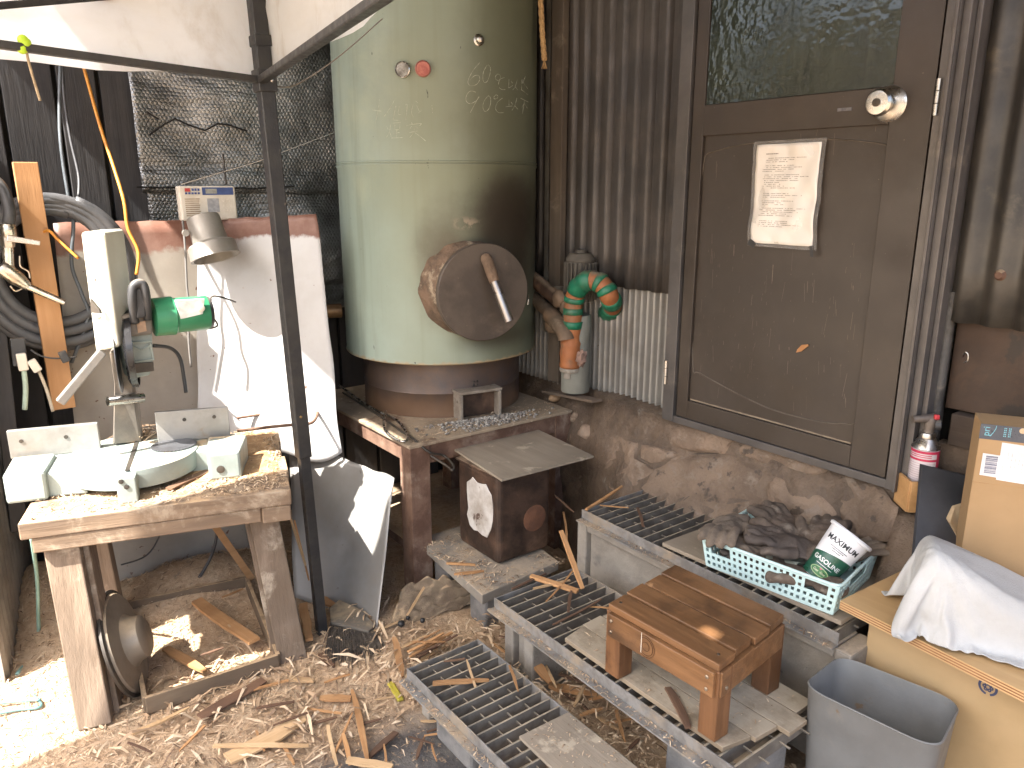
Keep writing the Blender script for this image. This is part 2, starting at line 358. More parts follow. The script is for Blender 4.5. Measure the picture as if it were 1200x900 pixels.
stone([(768, 566), (775, 545), (800, 535), (850, 533), (885, 545), (905, 565), (900, 590), (870, 612), (820, 600), (790, 590)], .035, 1)
stone([(896, 556), (930, 560), (958, 575), (985, 600), (975, 630), (915, 628), (885, 612), (906, 590)], .028, 2)
stone([(782, 503), (800, 496), (838, 505), (858, 520), (848, 532), (805, 528), (783, 520)], .03, 3)
stone([(700, 520), (725, 508), (752, 520), (757, 535), (780, 548), (765, 565), (740, 575), (700, 560)], .03, 4)
stone([(850, 508), (900, 520), (960, 540), (975, 552), (950, 562), (895, 548), (862, 532)], .016, 5)
stone([(755, 520), (778, 524), (800, 532), (776, 542), (760, 534)], .018, 6)
stone([(980, 556), (1020, 568), (1060, 590), (1060, 625), (1000, 625), (985, 596)], .02, 7)
stone([(662, 500), (685, 525), (695, 565), (672, 585), (640, 560), (640, 510)], .02, 8)
for (x, y, X, r, nm, lab) in ((675, 489, 2.06, .034, 'boulder', 'rounded grey brown stone on the bank beside the rusty table'), (691, 506, 2.03, .042, 'boulder', 'pale pointed stone on the bank edge below the duct'),
                              (757, 478, 2.10, .022, 'fragment', 'curved white plaster fragment at foot of the white corrugated sheet')):
    c = pX(x, y, X); mb = MB().ball((0, 0, 0), 1, 1, 1, 16, 10)
    mb.v = [c + Vector((p.x * r * 1.1, p.y * r * (1.7 if nm == 'fragment' else 1), p.z * r * (.4 if nm == 'fragment' else .8))) * (1 + .28 * nz(p, 1.4, r * 99)) for p in mb.v]
    tag(mb.build('stone' if nm == 'boulder' else 'plaster_fragment', m_stone if nm == 'boulder' else m_white, smooth=50), lab, nm)

# ================================================================ corrugated cladding along the door wall
def corr(name, y0, y1, zt, zb, X, pitch, amp, mt, label, cat, square=False, parent=None, flip=1, lean=0.0):
    n = int((y1 - y0) / pitch * 10); mb = MB(); nv = 14
    zb = zb if callable(zb) else (lambda y, k=zb: k)
    def fn(u, v):
        y = lerp(y0, y1, u); ph = (y / pitch) % 1.0; s = math.sin(ph * 2 * math.pi)
        if square: s = max(-1, min(1, s * 2.6))
        z = lerp(zb(y), zt, v)
        return (X - amp * s + .003 * nz((y * 3, z * 2, X)) + lean * (z - .7), y, z)
    mb.grid(fn, n, nv)
    o = mb.build(name, mt, parent, smooth=60, solid=.0012)
    if label: tag(o, label, cat)
    return o
m_corrblack = mat('black corrugated iron', (.050, .045, .042), (.08, .069, .061), 4, .5, .25, .1, 60, spots=(.10, .085, .07), ssc=3, sth=(.55, .8), spots2=(.38, .34, .28), s2sc=11, s2th=(.75, .77))
m_corrgrey = mat('galvanised corrugated', (.30, .29, .27), (.22, .21, .195), 5, .5, .35, .1, 60, spots=(.16, .13, .1), ssc=2.5, sth=(.5, .75), spots2=(.09, .06, .04), s2sc=50, s2th=(.70, .72))
m_corrglossy = mat('tarred corrugated iron', (.034, .032, .03), (.068, .061, .052), 5, .45, .2, .1, 50, spots=(.10, .085, .062), ssc=6, sth=(.55, .72))
corr('corrugated_sheet', 1.62, 2.62, 3.0, lambda y: 1.125 + .006 * nz((y, 0, 0), 9), 2.10, .068, .009, m_corrblack, 'black ribbed metal cladding left of the door above the pale sheet', 'cladding', True)
corr('corrugated_sheet', 1.60, 3.3, 1.165, .66, 2.13, .0317, .0125, m_corrgrey, 'pale grey finely corrugated metal sheet at wall foot left of the door', 'metal sheet')
corr('corrugated_sheet', 2.55, 3.3, 3.0, 1.1, 2.145, .0317, .006, m_corrblack, 'dark corrugated sheet behind the boiler right edge', 'metal sheet')
cr = corr('corrugated_sheet', -.9, .905, 3.0, lambda y: 1.165 + .02 * nz((y, 3, 0), 6) + (.02 if y < .6 else 0), 2.06, .076, .011, m_corrglossy, 'glossy black corrugated sheet right of the door', 'metal sheet')
b = MB().lathe([(.0, -.004), (.012, -.003), (.014, .002), (.008, .012)], pX(1175, 322, 2.05) + Vector((-.012, 0, 0)), (-1, 0, 0), 12, False).build('washer', m_rust, cr)
# brown board behind, foot timber
bb = MB().box(2.10, 2.125, -.9, .875, .93, 1.5); tag(bb.build('backing_board', mat('stained brown board', (.050, .026, .014), (.03, .017, .010), 3, .6, 0, .15, 50, spots=(.085, .042, .02), ssc=3, sth=(.5, .7), spots2=(.022, .014, .009), s2sc=9), bev=.002), 'stained dark brown board below the black corrugated sheet', 'board')
bb = MB().box(2.07, 2.14, -.9, .845, .84, .926); tag(bb.build('sill_timber', mat('old dark timber', (.085, .06, .042), (.05, .035, .026), 5, .8, 0, .3, 50, grain='y'), bev=.004), 'old dark timber sill under the brown board', 'timber')
tag(MB().box(2.09, 2.13, -.9, .88, .62, .836).build('foot_board', m_soil, bev=.003), 'dusty dark foot board behind the cardboard box', 'board')
# galvanised conduit beside the door frame
g = MB().tube([(2.07, .884, .66), (2.07, .884, 1.24)], .015, 14); tag(g.build('conduit_pipe', mat('grimy conduit', (.085, .082, .078), (.05, .045, .04), 14, .6, .3, .3, 60, spots=(.15, .125, .1), ssc=9), smooth=50), 'grimy grey pipe standing beside the right door frame', 'pipe')
hk = MB().tube(spline([(2.06, .832, 1.08), (2.05, .825, 1.095), (2.05, .818, 1.09), (2.05, .817, 1.075), (2.05, .824, 1.068)], 5), .0018, 6)
tag(hk.build('wire_hook', m_steel), 'small pale wire hook beside the grey pipe', 'hook')

# timber post at the corner, with a metal channel
pt = thing('corner_post', 'dusty brown timber post with metal channel beside the boiler', 'post', (2.05, 2.45, .7))
MB().box(2.055, 2.085, 2.405, 2.475, .69, 3.0).build('post', mat('post timber', (.13, .105, .08), (.09, .07, .053), 4, .8, 0, .3, 50, grain='z', spots=(.2, .165, .125), ssc=3), pt, bev=.003)
MB().box(2.05, 2.09, 2.492, 2.50, .9, 3.0).box(2.05, 2.054, 2.478, 2.4915, .9, 3.0).build('metal_channel', mat('channel metal', (.16, .15, .13), (.1, .09, .075), 6, .45, .4, .1), pt)

# ================================================================ the door
Dx = 2.0
dr = thing('door', 'dark brown metal door with wavy glass pane above', 'door', (Dx, 1.35, .715))
zb, zt = .715, 2.85
yL, yR = 1.700, .958        # leaf
fr = MB()
fr.box(1.985, 2.10, 1.708, 1.756, zb - .01, zt)                     # left jamb
fr.box(1.985, 2.10, .918, .950, zb - .012, zt)                       # right jamb
fr.box(1.974, 1.9845, .918, .926, zb - .012, zt).box(1.996, 2.10, .898, .9175, zb - .012, zt)
fr.box(2.020, 2.12, .884, .8975, zb - .012, zt)
fr.box(1.988, 2.10, .9505, 1.7075, zb - .012, zb + .012)             # threshold
fr.build('frame', m_frame, dr, bev=.0015)
lf = MB().box(2.006, 2.03, yR, yL, zb + .014, zt)                    # recessed sheet
leaf = lf.build('leaf', m_doorpaint, dr, bev=.001)
rl = MB(); xf0, xf1 = 1.994, 2.0055
rl.box(xf0, xf1, 1.655, yL, zb + .014, zt)                           # left stile
rl.box(xf0, xf1, yR, 1.062, zb + .014, zt)                           # right stile
rl.box(xf0 - .001, xf1, 1.0625, 1.6545, 1.652, 1.742)                 # lock rail
rl.box(xf0, xf1, 1.0625, 1.6545, zb + .014, .792)                     # bottom rail
rl.build('rail', m_doorpaint, leaf, bev=.0015)
# bead around the panel
pts = [(826, 184), (835, 178), (880, 168), (960, 163), (1030, 168), (1047, 177), (1049, 200), (1042, 285), (1033, 375), (1022, 440), (1007, 492), (985, 496), (960, 494), (905, 480), (858, 458), (820, 437), (812, 428), (812, 330), (820, 230), (826, 184)]
MB().tube(spline([pX(x, y, 2.0055) for x, y in pts], 4), .0022, 6).build('bead', mat('dusty bead', (.12, .1, .08), (.09, .075, .06), 20, .8), leaf, smooth=60)
MB().box(2.0035, 2.0058, 1.07, 1.65, .7935, .7985).build('dust_line', mat('settled dust', (.24, .19, .135), (.17, .135, .1), 20, .95), leaf)
def glasshook(t, vec, col):
    return mix(t, ramp(t, nodenoise(t, mapping(t, vec, (1, 6, 1)), 3, 5), .5, .75), col, (.05, .06, .045))
mg = mat('wavy figured glass', (.018, .023, .018), (.03, .038, .027), 3, .16, 0, 0, 40, hook=glasshook)
t_ = mg.node_tree; bs = t_.nodes['Principled BSDF']; vo = t_.nodes.new('ShaderNodeTexNoise'); vo.inputs['Scale'].default_value = 46; vo.inputs['Detail'].default_value = 1.0
tc = t_.nodes.new('ShaderNodeTexCoord'); L(t_, tc.outputs['Object'], vo.inputs['Vector']); bu = t_.nodes.new('ShaderNodeBump'); bu.inputs['Strength'].default_value = .22; bu.inputs['Distance'].default_value = .008
L(t_, vo.outputs['Fac'], bu.inputs['Height']); L(t_, bu.outputs[0], bs.inputs['Normal']); bs.inputs['Specular IOR Level'].default_value = .5
MB().box(1.999, 2.0045, 1.0635, 1.653, 1.7435, zt - .02).build('glass_pane', mg, dr)
kb = pX(1043, 122, 1.995)
kn = MB().lathe([(.044, 0), (.044, .003), (.036, .009), (.016, .014), (.013, .03), (.020, .036), (.031, .045), (.033, .056), (.028, .064), (.018, .0655)], kb, (-1, 0, 0), 36).build('knob', mat('worn brass nickel', (.56, .54, .50), (.44, .42, .38), 12, .28, 1.0, .02, 100), dr, smooth=40)
MB().lathe([(.010, 0), (.010, .003), (.006, .004)], kb + Vector((-.0655, 0, 0)), (-1, 0, 0), 20).box(kb.x - .071, kb.x - .069, kb.y - .0012, kb.y + .0012, kb.z - .005, kb.z + .005).build('keyhole', m_darkmetal, kn, smooth=40)
for x, y, h in ((1099, 114, .085), (781, 436, .085)):
    p = pX(x, y, 1.985); 
    hg = MB()
    for k in range(3): hg.tube([p + Vector((-.004, 0, -h / 2 + k * h / 3 + .001)), p + Vector((-.004, 0, -h / 2 + (k + 1) * h / 3 - .001))], .006, 10)
    hg.build('hinge', m_steel, dr, smooth=50)
MB().box(1.9905, 1.9928, 1.165, 1.205, 1.692, 1.700).build('name_plate', mat('grey sticker', (.09, .09, .1), (.16, .16, .17), 90, .5), dr)
# scratches: pale scuffs on the paint
ms = mat('paint scuff', (.20, .165, .13), (.15, .12, .095), 60, .85)
sb = MB(); rr = random.Random(3)
for i in range(150):
    y = rr.uniform(1.08, 1.64); z = rr.choice((rr.uniform(.82, 1.64), rr.uniform(.9, 1.3))); h = rr.choice((.006, .010, .016, .05)) * rr.uniform(.5, 1.4); wd = rr.uniform(.0003, .0009); sk = rr.uniform(-.12, .12) * h
    sb.add([(2.0055, y, z), (2.0055, y + wd, z), (2.0055, y + wd + sk, z + h), (2.0055, y + sk, z + h)], [(0, 3, 2, 1)])
for (x, y, h) in ((905, 330, .05), (1000, 340, .012), (860, 300, .035), (925, 410, .008)):
    p = pX(x, y, 2.0055); sb.add([p, p + Vector((0, .0015, 0)), p + Vector((0, .003, h)), p + Vector((0, .001, h))], [(0, 3, 2, 1)])
sb.build('scratch', ms, leaf)

# paper notice in a plastic sleeve
no = thing('paper_notice', 'crumpled white printed notice taped to the door', 'notice', pX(920, 290, 1.99))
q = [pX(888, 170, 1.989), pX(964, 166, 1.989), pX(952, 289, 1.989), pX(881, 284, 1.989)]
def pf(u, v, off=0.0, g=0.0):
    a = q[0].lerp(q[1], u if not g else lerp(-g, 1 + g, u)); b_ = q[3].lerp(q[2], u if not g else lerp(-g, 1 + g, u)); p = a.lerp(b_, v if not g else lerp(-g * .6, 1 + g * .6, v))
    w_ = .009 * nz((u * 2.2 + v * 1.5, v * 2.5 - u, 3), 1.7) + .002 * nz((u * 6, v * 9, 1), 1) + .007 * abs(nz((u * 1.3 - v * 2, 4, 4), 2))
    return p + Vector((-.002 - w_ - off, 0, 0))
m_paper = mat('grubby paper', (.80, .77, .73), (.73, .70, .66), 4, .6, 0, .04, spots=(.30, .2, .12), ssc=5, sth=(.64, .78))
sh = MB().grid(lambda u, v: pf(u, v, .0008), 24, 30).build('sheet', m_paper, no, smooth=180, solid=.0004)
mt = bpy.data.materials.new('clear sleeve'); mt.use_nodes = True; bs = mt.node_tree.nodes['Principled BSDF']; bs.inputs['Base Color'].default_value = (.8, .8, .8, 1); bs.inputs['Roughness'].default_value = .22; bs.inputs['Alpha'].default_value = .16
MB().grid(lambda u, v: pf(u, v, -.0006, .06), 24, 30).build('plastic_sleeve', mt, no, smooth=180)
tx = MB(); rr = random.Random(11)
rows = [(.09, .16, .36, 1.6)] + [(.135 + .0185 * i, .12 + rr.choice((0, .02, .04)), rr.uniform(.4, .85), 1) for i in range(38) if i not in (3, 8, 17, 18, 22, 26, 32, 33)]
for v, u0, u1, k in rows:
    if v > .9: continue
    u = u0
    while u < u1:
        du = rr.uniform(.008, .022)
        if rr.random() < .78: tx.add([pf(u, v, .0016), pf(min(u + du, .95), v, .0016), pf(min(u + du, .95), v + .0055 * k, .0016), pf(u, v + .0055 * k, .0016)], [(0, 1, 2, 3)])
        u += du + rr.uniform(.004, .01)
tx.build('printed_text', mat('print ink', (.10, .08, .07), (.22, .18, .15), 200, .8), sh)
for (x, y, r) in ((881, 285, .5), (951, 294, -.2)):
    p = pX(x, y, 1.984); a = Vector((0, math.cos(r), math.sin(r))); b_ = Vector((0, -math.sin(r), math.cos(r)))
    MB().prism([p + a * .014 + b_ * .010, p - a * .014 + b_ * .009, p - a * .013 - b_ * .009, p + a * .012 - b_ * .011] if x < 900 else [p + a * .006 + b_ * .014, p - a * .006 + b_ * .014, p - a * .004 - b_ * .018, p + a * .005 - b_ * .016], (-.0012, 0, 0)).build('tape', m_black, no, bev=.0006)
lfp = pX(941, 409, 2.0042)
MB_ = MB().prism([lfp + Vector((0, a, b_)) for a, b_ in ((.02, -.014), (.004, -.008), (-.018, .012), (-.016, .017), (.004, .012), (.017, -.004))], (-.003, 0, 0))
tag(MB_.build('wood_chip', m_newwood, bev=.0006), 'small pale wood chip stuck to the lower door panel', 'wood chip')

# ================================================================ back wall
YB = 3.36
bw = thing('plank_wall', 'blackened vertical plank wall behind the hose coil', 'plank wall', (.4, YB, 0))
MB().box(-.4, 2.2, YB + .03, YB + .06, 0, 3.2).build('backing', m_voidwood, bw)
edges = [-.35, -.2, -.05, .10, .285, .46, .60, .78, .96, 1.14, 1.32, 1.5, 1.68, 1.86, 2.04]
pk = random.Random(5)
for a, b_ in zip(edges[:-1], edges[1:]):
    d = pk.uniform(0, .008); MB().box(a + .008, b_ - .008, YB - d, YB + .028, 0, 3.1).build('plank', m_plankwall, bw, bev=.003)
for z0 in (1.76, .9): MB().box(-.35, .62, YB - .02, YB - .009, z0, z0 + .03).build('batten', m_plankwall, bw, bev=.002) if z0 < 1 else None

def foil():
    m = bpy.data.materials.new('bubble foil'); m.use_nodes = True; t = m.node_tree; bs = t.nodes['Principled BSDF']
    tc = t.nodes.new('ShaderNodeTexCoord'); v = tc.outputs['Object']
    S = .0155      # a hexagonal lattice of bubbles
    def vm(op, p, q=None):
        n = t.nodes.new('ShaderNodeVectorMath'); n.operation = op; L(t, p, n.inputs[0])
        if q is not None: n.inputs[1].default_value = q
        return n.outputs['Value' if op == 'LENGTH' else 'Vector']
    wv = t.nodes.new('ShaderNodeVectorMath'); wv.operation = 'MULTIPLY_ADD'; nn = t.nodes.new('ShaderNodeTexNoise'); nn.inputs['Scale'].default_value = 9; L(t, v, nn.inputs['Vector']); L(t, nn.outputs['Color'], wv.inputs[0]); wv.inputs[1].default_value = (.02, 0, .02); L(t, v, wv.inputs[2])
    flat = vm('MULTIPLY', wv.outputs[0], (1 / S, 0, 1 / (S * 1.732)))
    ds = []
    for o_ in ((10, 0, 10), (10.5, 0, 10.5)):
        f_ = vm('FRACTION', vm('ADD', flat, o_)); f_ = vm('ADD', f_, (-.5, 0, -.5)); ds.append(vm('LENGTH', vm('MULTIPLY', f_, (1, 0, 1.732))))
    dome = ramp(t, mth(t, 'MINIMUM', ds[0], ds[1]), .52, .18)
    b = t.nodes.new('ShaderNodeBump'); b.inputs['Strength'].default_value = .26; b.inputs['Distance'].default_value = .006; L(t, dome, b.inputs['Height'])
    n2 = nodenoise(t, mapping(t, v, (1, 1, 2.5)), 7, 5, .6, .5); b2 = t.nodes.new('ShaderNodeBump'); b2.inputs['Strength'].default_value = .45; b2.inputs['Distance'].default_value = .03; L(t, n2, b2.inputs['Height']); L(t, b2.outputs[0], b.inputs['Normal'])
    L(t, b.outputs[0], bs.inputs['Normal'])
    c = mix(t, ramp(t, nodenoise(t, v, 5, 6), .35, .7), (.42, .43, .44), (.18, .178, .172)); L(t, c, bs.inputs['Base Color'])
    bs.inputs['Metallic'].default_value = .9; bs.inputs['Roughness'].default_value = .36
    return m
def foilfn(x0, x1, z0, z1, Y):
    def fn(u, v):
        x = lerp(x0, x1, u); z = lerp(z0, z1, v)
        return (x, Y + .018 * nz((x * 3, z * 4, 0), 1.1) + .008 * nz((x * 8, z * 16, 2), 1.0) + (.012 if (z * 1.0) % .52 < .03 else 0), z + .01 * nz((x * 5, 0, 0), 1))
    return fn
m_foil = foil()
fo = thing('insulation_sheet', 'dirty silver bubble foil insulation hung on the back wall', 'insulation', (1.1, YB, 1.0))
a = pY(152, 100, YB - .045).x; 
MB().grid(foilfn(a, 1.75, 1.47, 2.9, YB - .05), 60, 70).build('upper_strip', m_foil, fo, smooth=180, solid=.004)
MB().grid(foilfn(a + .02, 1.78, .95, 1.50, YB - .028), 60, 40).build('lower_strip', m_foil, fo, smooth=180, solid=.004)
# cracks in the foil: torn dark lines
for pts in ([(175, 158), (190, 147), (205, 139), (220, 146), (240, 153), (255, 145), (270, 147), (290, 154)], [(160, 219), (190, 220), (230, 219), (300, 221), (345, 218)], [(172, 131), (186, 140)]):
    MB().tube([pY(x, y, YB - .075) for x, y in pts], .0035, 5).build('tear', m_voidwood, fo)

# ================================================================ unseen roof overhead, shaped to block the sun
rf = thing('shade_roof', 'unseen dark roof over the boiler corner, shaped to block sun', 'roof', (1.5, 2.9, 2.75))
m_roof = mat('dark roof sheet', (.06, .055, .05), (.09, .08, .07), 4, .6, .2)
MB().box(-.29, 2.6, 2.33, 3.9, 2.75, 2.78).build('roof_sheet', m_roof, rf)
MB().box(-.29, 2.6, -.2, 2.329, 2.75, 2.78).build('roof_sheet', m_roof, rf)  # unseen extension added to keep sun off the boiler and ledge

# ================================================================ fence on the left
fe = corr('corrugated_fence', 2.60, 3.42, .80, -.02, .0, .05, .007, m_corrgrey, 'grey corrugated metal fence left of the workbench, raised out of view for shade', 'fence')
for v in fe.data.vertices:
    if v.co.y > 2.76: v.co.z *= 1.72 / .80  # taller stretch is out of view, added to shade the hose coil
p0 = Vector((-.005, 2.60)); p1 = Vector((.169, 3.42))
for v in fe.data.vertices:
    k = (v.co.y - 2.6) / .82; v.co.x += lerp(p0.x, p1.x, k)
po = MB().bar(pY(22, 620, 3.02), pY(-30, 150, 3.02), .05, .05); 
tag(po.build('fence_post', m_plankwall, bev=.003), 'dark leaning timber post at far left behind the coil', 'post')
# ================================================================ the tent
C0 = Vector((.835, 2.272, 1.787)); F0 = Vector((.883, 2.251, 0))
te = thing('canopy_tent', 'white pop-up canopy with black steel frame over the yard', 'canopy', F0)
ax = (C0 - F0).normalized(); top = F0 + ax * 2.16
MB().bar(F0 + ax * .0, F0 + ax * .72, .032, .032, (1, 0, 0)).build('lower_leg', m_black, te, bev=.002)
MB().bar(F0 + ax * .66, top, .042, .042, (1, 0, 0)).build('leg', m_black, te, bev=.003)
MB().bar(C0 - ax * .03, C0 + ax * .03, .054, .054, (1, 0, 0)).build('slider', m_black, te, bev=.003)
MB().bar(C0 + ax * .09, C0 + ax * .12, .049, .049, (1, 0, 0)).build('clamp', m_black, te, bev=.003)
for dx in (-.012, .008): MB().lathe([(.006, 0), (.006, .004), (.002, .006)], C0 + Vector((dx * 1.4, -.0275, .0)), (0, -1, 0), 8).build('bolt', m_steel, te)
MB().lathe([(.004, 0), (.004, .003), (.001, .004)], F0 + ax * .80 + Vector((-.004, -.0212, 0)), (0, -1, 0), 8).build('button', mat('brass', (.6, .4, .15), None, 5, .3, 1.0), te)
xw = -1.15; ys_ = -.55                           # other corners of the tent
dl = (Vector((.2, 2.2, 1.787)) - C0); dl.z = 0; dl.normalize()
dr_ = (Vector((.675, 1.168, 1.787)) - C0); dr_.z = 0; dr_.normalize()
B1 = C0 + dl * 2.6; B2 = C0 + dr_ * 2.6; B3 = B1 + dr_ * 2.6
def barrow(p, q_, w_=.024): return MB().bar(p, q_, w_, w_ * .7)
barrow(C0 - Vector((0, .012, 0)), B1 + Vector((0, -.012, .09)), .026).build('side_bar', m_black, te, bev=.003)
barrow(C0 + Vector((-.012, 0, 0)), B2 + Vector((0, 0, .06)), .026).build('side_bar', m_black, te, bev=.003)
a1 = pY(-40, 10, 2.05); a2 = pY(115, -3, 2.24); barrow(a1, a2 + (a2 - a1) * .8, .022).build('truss_bar', m_black, te, bev=.003)
m_canvas = bpy.data.materials.new('translucent canopy'); m_canvas.use_nodes = True; t = m_canvas.node_tree; bs = t.nodes['Principled BSDF']; out = t.nodes['Material Output']
tc = t.nodes.new('ShaderNodeTexCoord'); v = tc.outputs['Object']
cc = mix(t, ramp(t, nodenoise(t, mapping(t, v, (1, 1, 2.2)), 2.2, 7, .65), .4, .75), (.95, .96, .97), (.87, .865, .85)); cc = mix(t, mth(t, 'MULTIPLY', ramp(t, nodenoise(t, mapping(t, v, (1, 1, .5)), 5, 8, .7, .5), .52, .75), .55), cc, (.62, .56, .49))
L(t, cc, bs.inputs['Base Color']); bs.inputs['Roughness'].default_value = .85
tr = t.nodes.new('ShaderNodeBsdfTranslucent'); L(t, cc, tr.inputs['Color']); mx = t.nodes.new('ShaderNodeMixShader'); mx.inputs[0].default_value = .6
L(t, bs.outputs[0], mx.inputs[1]); L(t, tr.outputs[0], mx.inputs[2]); L(t, mx.outputs[0], out.inputs[0])
bu = t.nodes.new('ShaderNodeBump'); bu.inputs['Strength'].default_value = .35; bu.inputs['Distance'].default_value = .02; L(t, nodenoise(t, mapping(t, v, (1, 1, 3)), 6, 5), bu.inputs['Height']); L(t, bu.outputs[0], bs.inputs['Normal'])
EZ = 2.18; apex = (C0 + B3) / 2; apex.z = 2.66
cor = [Vector((p.x, p.y, EZ)) for p in (C0, B1, B3, B2)]
off = [Vector((.03, .03, 0)), Vector((-.03, .03, 0)), Vector((-.03, -.03, 0)), Vector((.03, -.03, 0))]
cor = [c + o_ for c, o_ in zip(cor, off)]
# the roof cloth; one unseen hole is added to pass sun
holes = [Vector((1.301, .967, .51)) - SUN_DIR * k for k in (0,)]
def roof_fn(a_, b_):
    def fn(u, v):
        p = a_.lerp(b_, u).lerp(apex, v); p.z -= .05 * math.sin(math.pi * v) * (1 - abs(2 * u - 1) * .3) + .012 * nz((p.x * 4, p.y * 4, 1)); return p
    return fn
cv = MB()
for i in range(4): cv.grid(roof_fn(cor[i], cor[(i + 1) % 4]), 24, 16)
# cut the added hole so a sun spot lands on the stool
spot = Vector((1.301, .967, .51)); hp = None; best = None
for fi, f in enumerate(cv.f):
    c = sum((cv.v[i] for i in f), Vector()) / 4; d_ = c - spot; k = d_.cross(-SUN_DIR).length
    if best is None or k < best[0]: best = (k, fi)
f = cv.f[best[1]]; c4 = [cv.v[i] for i in f]
# exact crossing of the sun line with that face's plane
nrm = (c4[1] - c4[0]).cross(c4[3] - c4[0]).normalized(); kk = (c4[0] - spot).dot(nrm) / (-SUN_DIR).dot(nrm); hp = spot - SUN_DIR * kk
u1 = (c4[1] - c4[0]).normalized(); u2 = nrm.cross(u1)
rim = []
for k in range(16):
    a_ = k / 16 * 2 * math.pi; rim.append(hp + u1 * .036 * math.cos(a_) * (1 + .15 * math.sin(3 * a_)) + u2 * .024 * math.sin(a_))
del cv.f[best[1]]
o_ = len(cv.v); cv.v += rim
corner_idx = list(f); angs = [math.atan2((cv.v[i] - hp).dot(u2), (cv.v[i] - hp).dot(u1)) for i in corner_idx]
def near_corner(k):
    a_ = k / 16 * 2 * math.pi; return min(range(4), key=lambda j: abs((angs[j] - a_ + math.pi) % (2 * math.pi) - math.pi))
for k in range(16):
    j0, j1 = near_corner(k), near_corner((k + 1) % 16)
    cv.f.append((o_ + k, o_ + (k + 1) % 16, corner_idx[j0]))
    if j0 != j1: cv.f.append((o_ + (k + 1) % 16, corner_idx[j1], corner_idx[j0]))
cv.build('roof_cloth', m_canvas, te, smooth=180)
def valance(a_, b_, zl, n=40):
    def fn(u, v):
        p = a_.lerp(b_, u); z = lerp(zl(u), EZ + .02, v); w_ = (1 - v * .6) * (.024 * nz((p.x * 5, p.y * 5, z * 2), 1) + .014 * nz((p.x * 6 + z * 9, p.y * 6 + z * 9, z * 14), 1))
        return (p.x + w_ * (1 if abs(a_.y - b_.y) > abs(a_.x - b_.x) else .3), p.y + w_ * (1 if abs(a_.y - b_.y) < abs(a_.x - b_.x) else .3), z)
    return MB().grid(fn, n, 12)
valance(cor[0], cor[1], lambda u: 1.790 + .012 * nz((u * 9, 0, 0)) - .05 * max(0, u - .12)).build('valance', m_canvas, te, smooth=180)
valance(cor[3], cor[0], lambda u: 1.80 + .03 * (1 - u) + .008 * nz((u * 11, 2, 0))).build('valance', m_canvas, te, smooth=180)
# far legs, behind the viewer
for p in (B1, B2, B3): MB().bar((p.x, p.y, 0), (p.x, p.y, 2.17), .03, .03, (1, 0, 0)).build('leg', m_black, te, bev=.003)
# guy wires from the tent corner and hanging ties
tag(MB().tube(spline([C0 + Vector((.012, -.012, -.01)), pY(345, 100, 2.35), pY(395, 68, 2.38), pY(448, 22, 2.42)], 6), .0022, 6).build('guy_wire', mat('grey wire', (.35, .32, .28), None, 9, .6), smooth=60), 'pale wire running from the tent corner up past the boiler', 'wire')
ti = thing('tie_string', 'lime green clip with a hanging tan string under the canopy', 'string', pY(38, 80, 2.19))
MB().tube(spline([pY(30, 52, 2.19), pY(33, 70, 2.2), pY(40, 95, 2.2), pY(47, 118, 2.2)], 5), .003, 6).build('string', mat('jute', (.42, .33, .22), (.3, .23, .15), 60, .95), ti, smooth=60)
mk = MB()
for (x, y) in ((27, 47), (26, 57), (30, 50)): mk.ball(pY(x, y, 2.185), .012, .006, .012, 10, 7)
mk.build('clip', mat('lime plastic', (.42, .62, .03), None, 5, .4), ti, smooth=180)
# frayed rope by the boiler
ro = MB(); P = [pX(632, -30, 1.95), pX(634, 10, 1.95), pX(636, 45, 1.95), pX(638, 70, 1.95)]; P = spline(P, 14)
for k in range(3):
    ro.tube([p + Vector((.0055 * math.cos(i * .55 + k * 2.09), .0055 * math.sin(i * .55 + k * 2.09), 0)) for i, p in enumerate(P)], .006, 6)
rr = random.Random(2)
for k in range(14): ro.tube([P[-1], P[-1] + Vector((rr.uniform(-.014, .014), rr.uniform(-.014, .014), -.03))], .0016, 4)
tag(ro.build('rope', mat('hemp rope', (.52, .34, .16), (.38, .23, .1), 80, .95), smooth=60), 'frayed tan rope end hanging beside the boiler', 'rope')

# ================================================================ steel table and boiler
TX0, TX1, TY0, TY1, TZ = 1.263, 2.03, 2.281, 3.18, .605
tb = thing('steel_table', 'rusty steel table carrying the green boiler', 'table', (1.65, 2.7, 0))
MB().box(TX0, TX1, TY0, TY1, TZ - .012, TZ).build('tabletop', m_rusttop, tb, bev=.002)
MB().box(TX0 + .012, TX1 - .012, TY0 + .012, TY0 + .02, TZ - .085, TZ - .0125).build('apron', m_rust, tb, bev=.001)
MB().box(TX0 + .012, TX0 + .02, TY0 + .0205, TY1 - .012, TZ - .075, TZ - .0125).build('apron', m_rust, tb, bev=.001)
for x, y in ((TX0 + .004, TY0 + .004), (TX1 - .084, TY0 + .004), (TX0 + .004, TY1 - .084), (TX1 - .084, TY1 - .084)):
    MB().box(x, x + .008, y, y + .08, 0, TZ - .0125).box(x + .0082, x + .08, y, y + .008, 0, TZ - .0125).build('leg', m_rust, tb, bev=.001)
for y in (TY0 + .05,): MB().box(TX0 + .085, TX1 - .085, y, y + .03, .13, .16).build('stretcher', m_rust, tb, bev=.002)
MB().box(TX0 + .02, TX0 + .05, TY0 + .085, TY1 - .085, .165, .20).build('stretcher', m_rust, tb, bev=.002)
BC = Vector((1.72, 2.79, 0)); BR = .402; Z0, Z1, ZS = .835, 2.40, 1.578
vd = Vector((-BC.x, -BC.y, 0)).normalized(); vr = Vector((-vd.y, vd.x, 0))       # toward the viewer, and the viewer's right
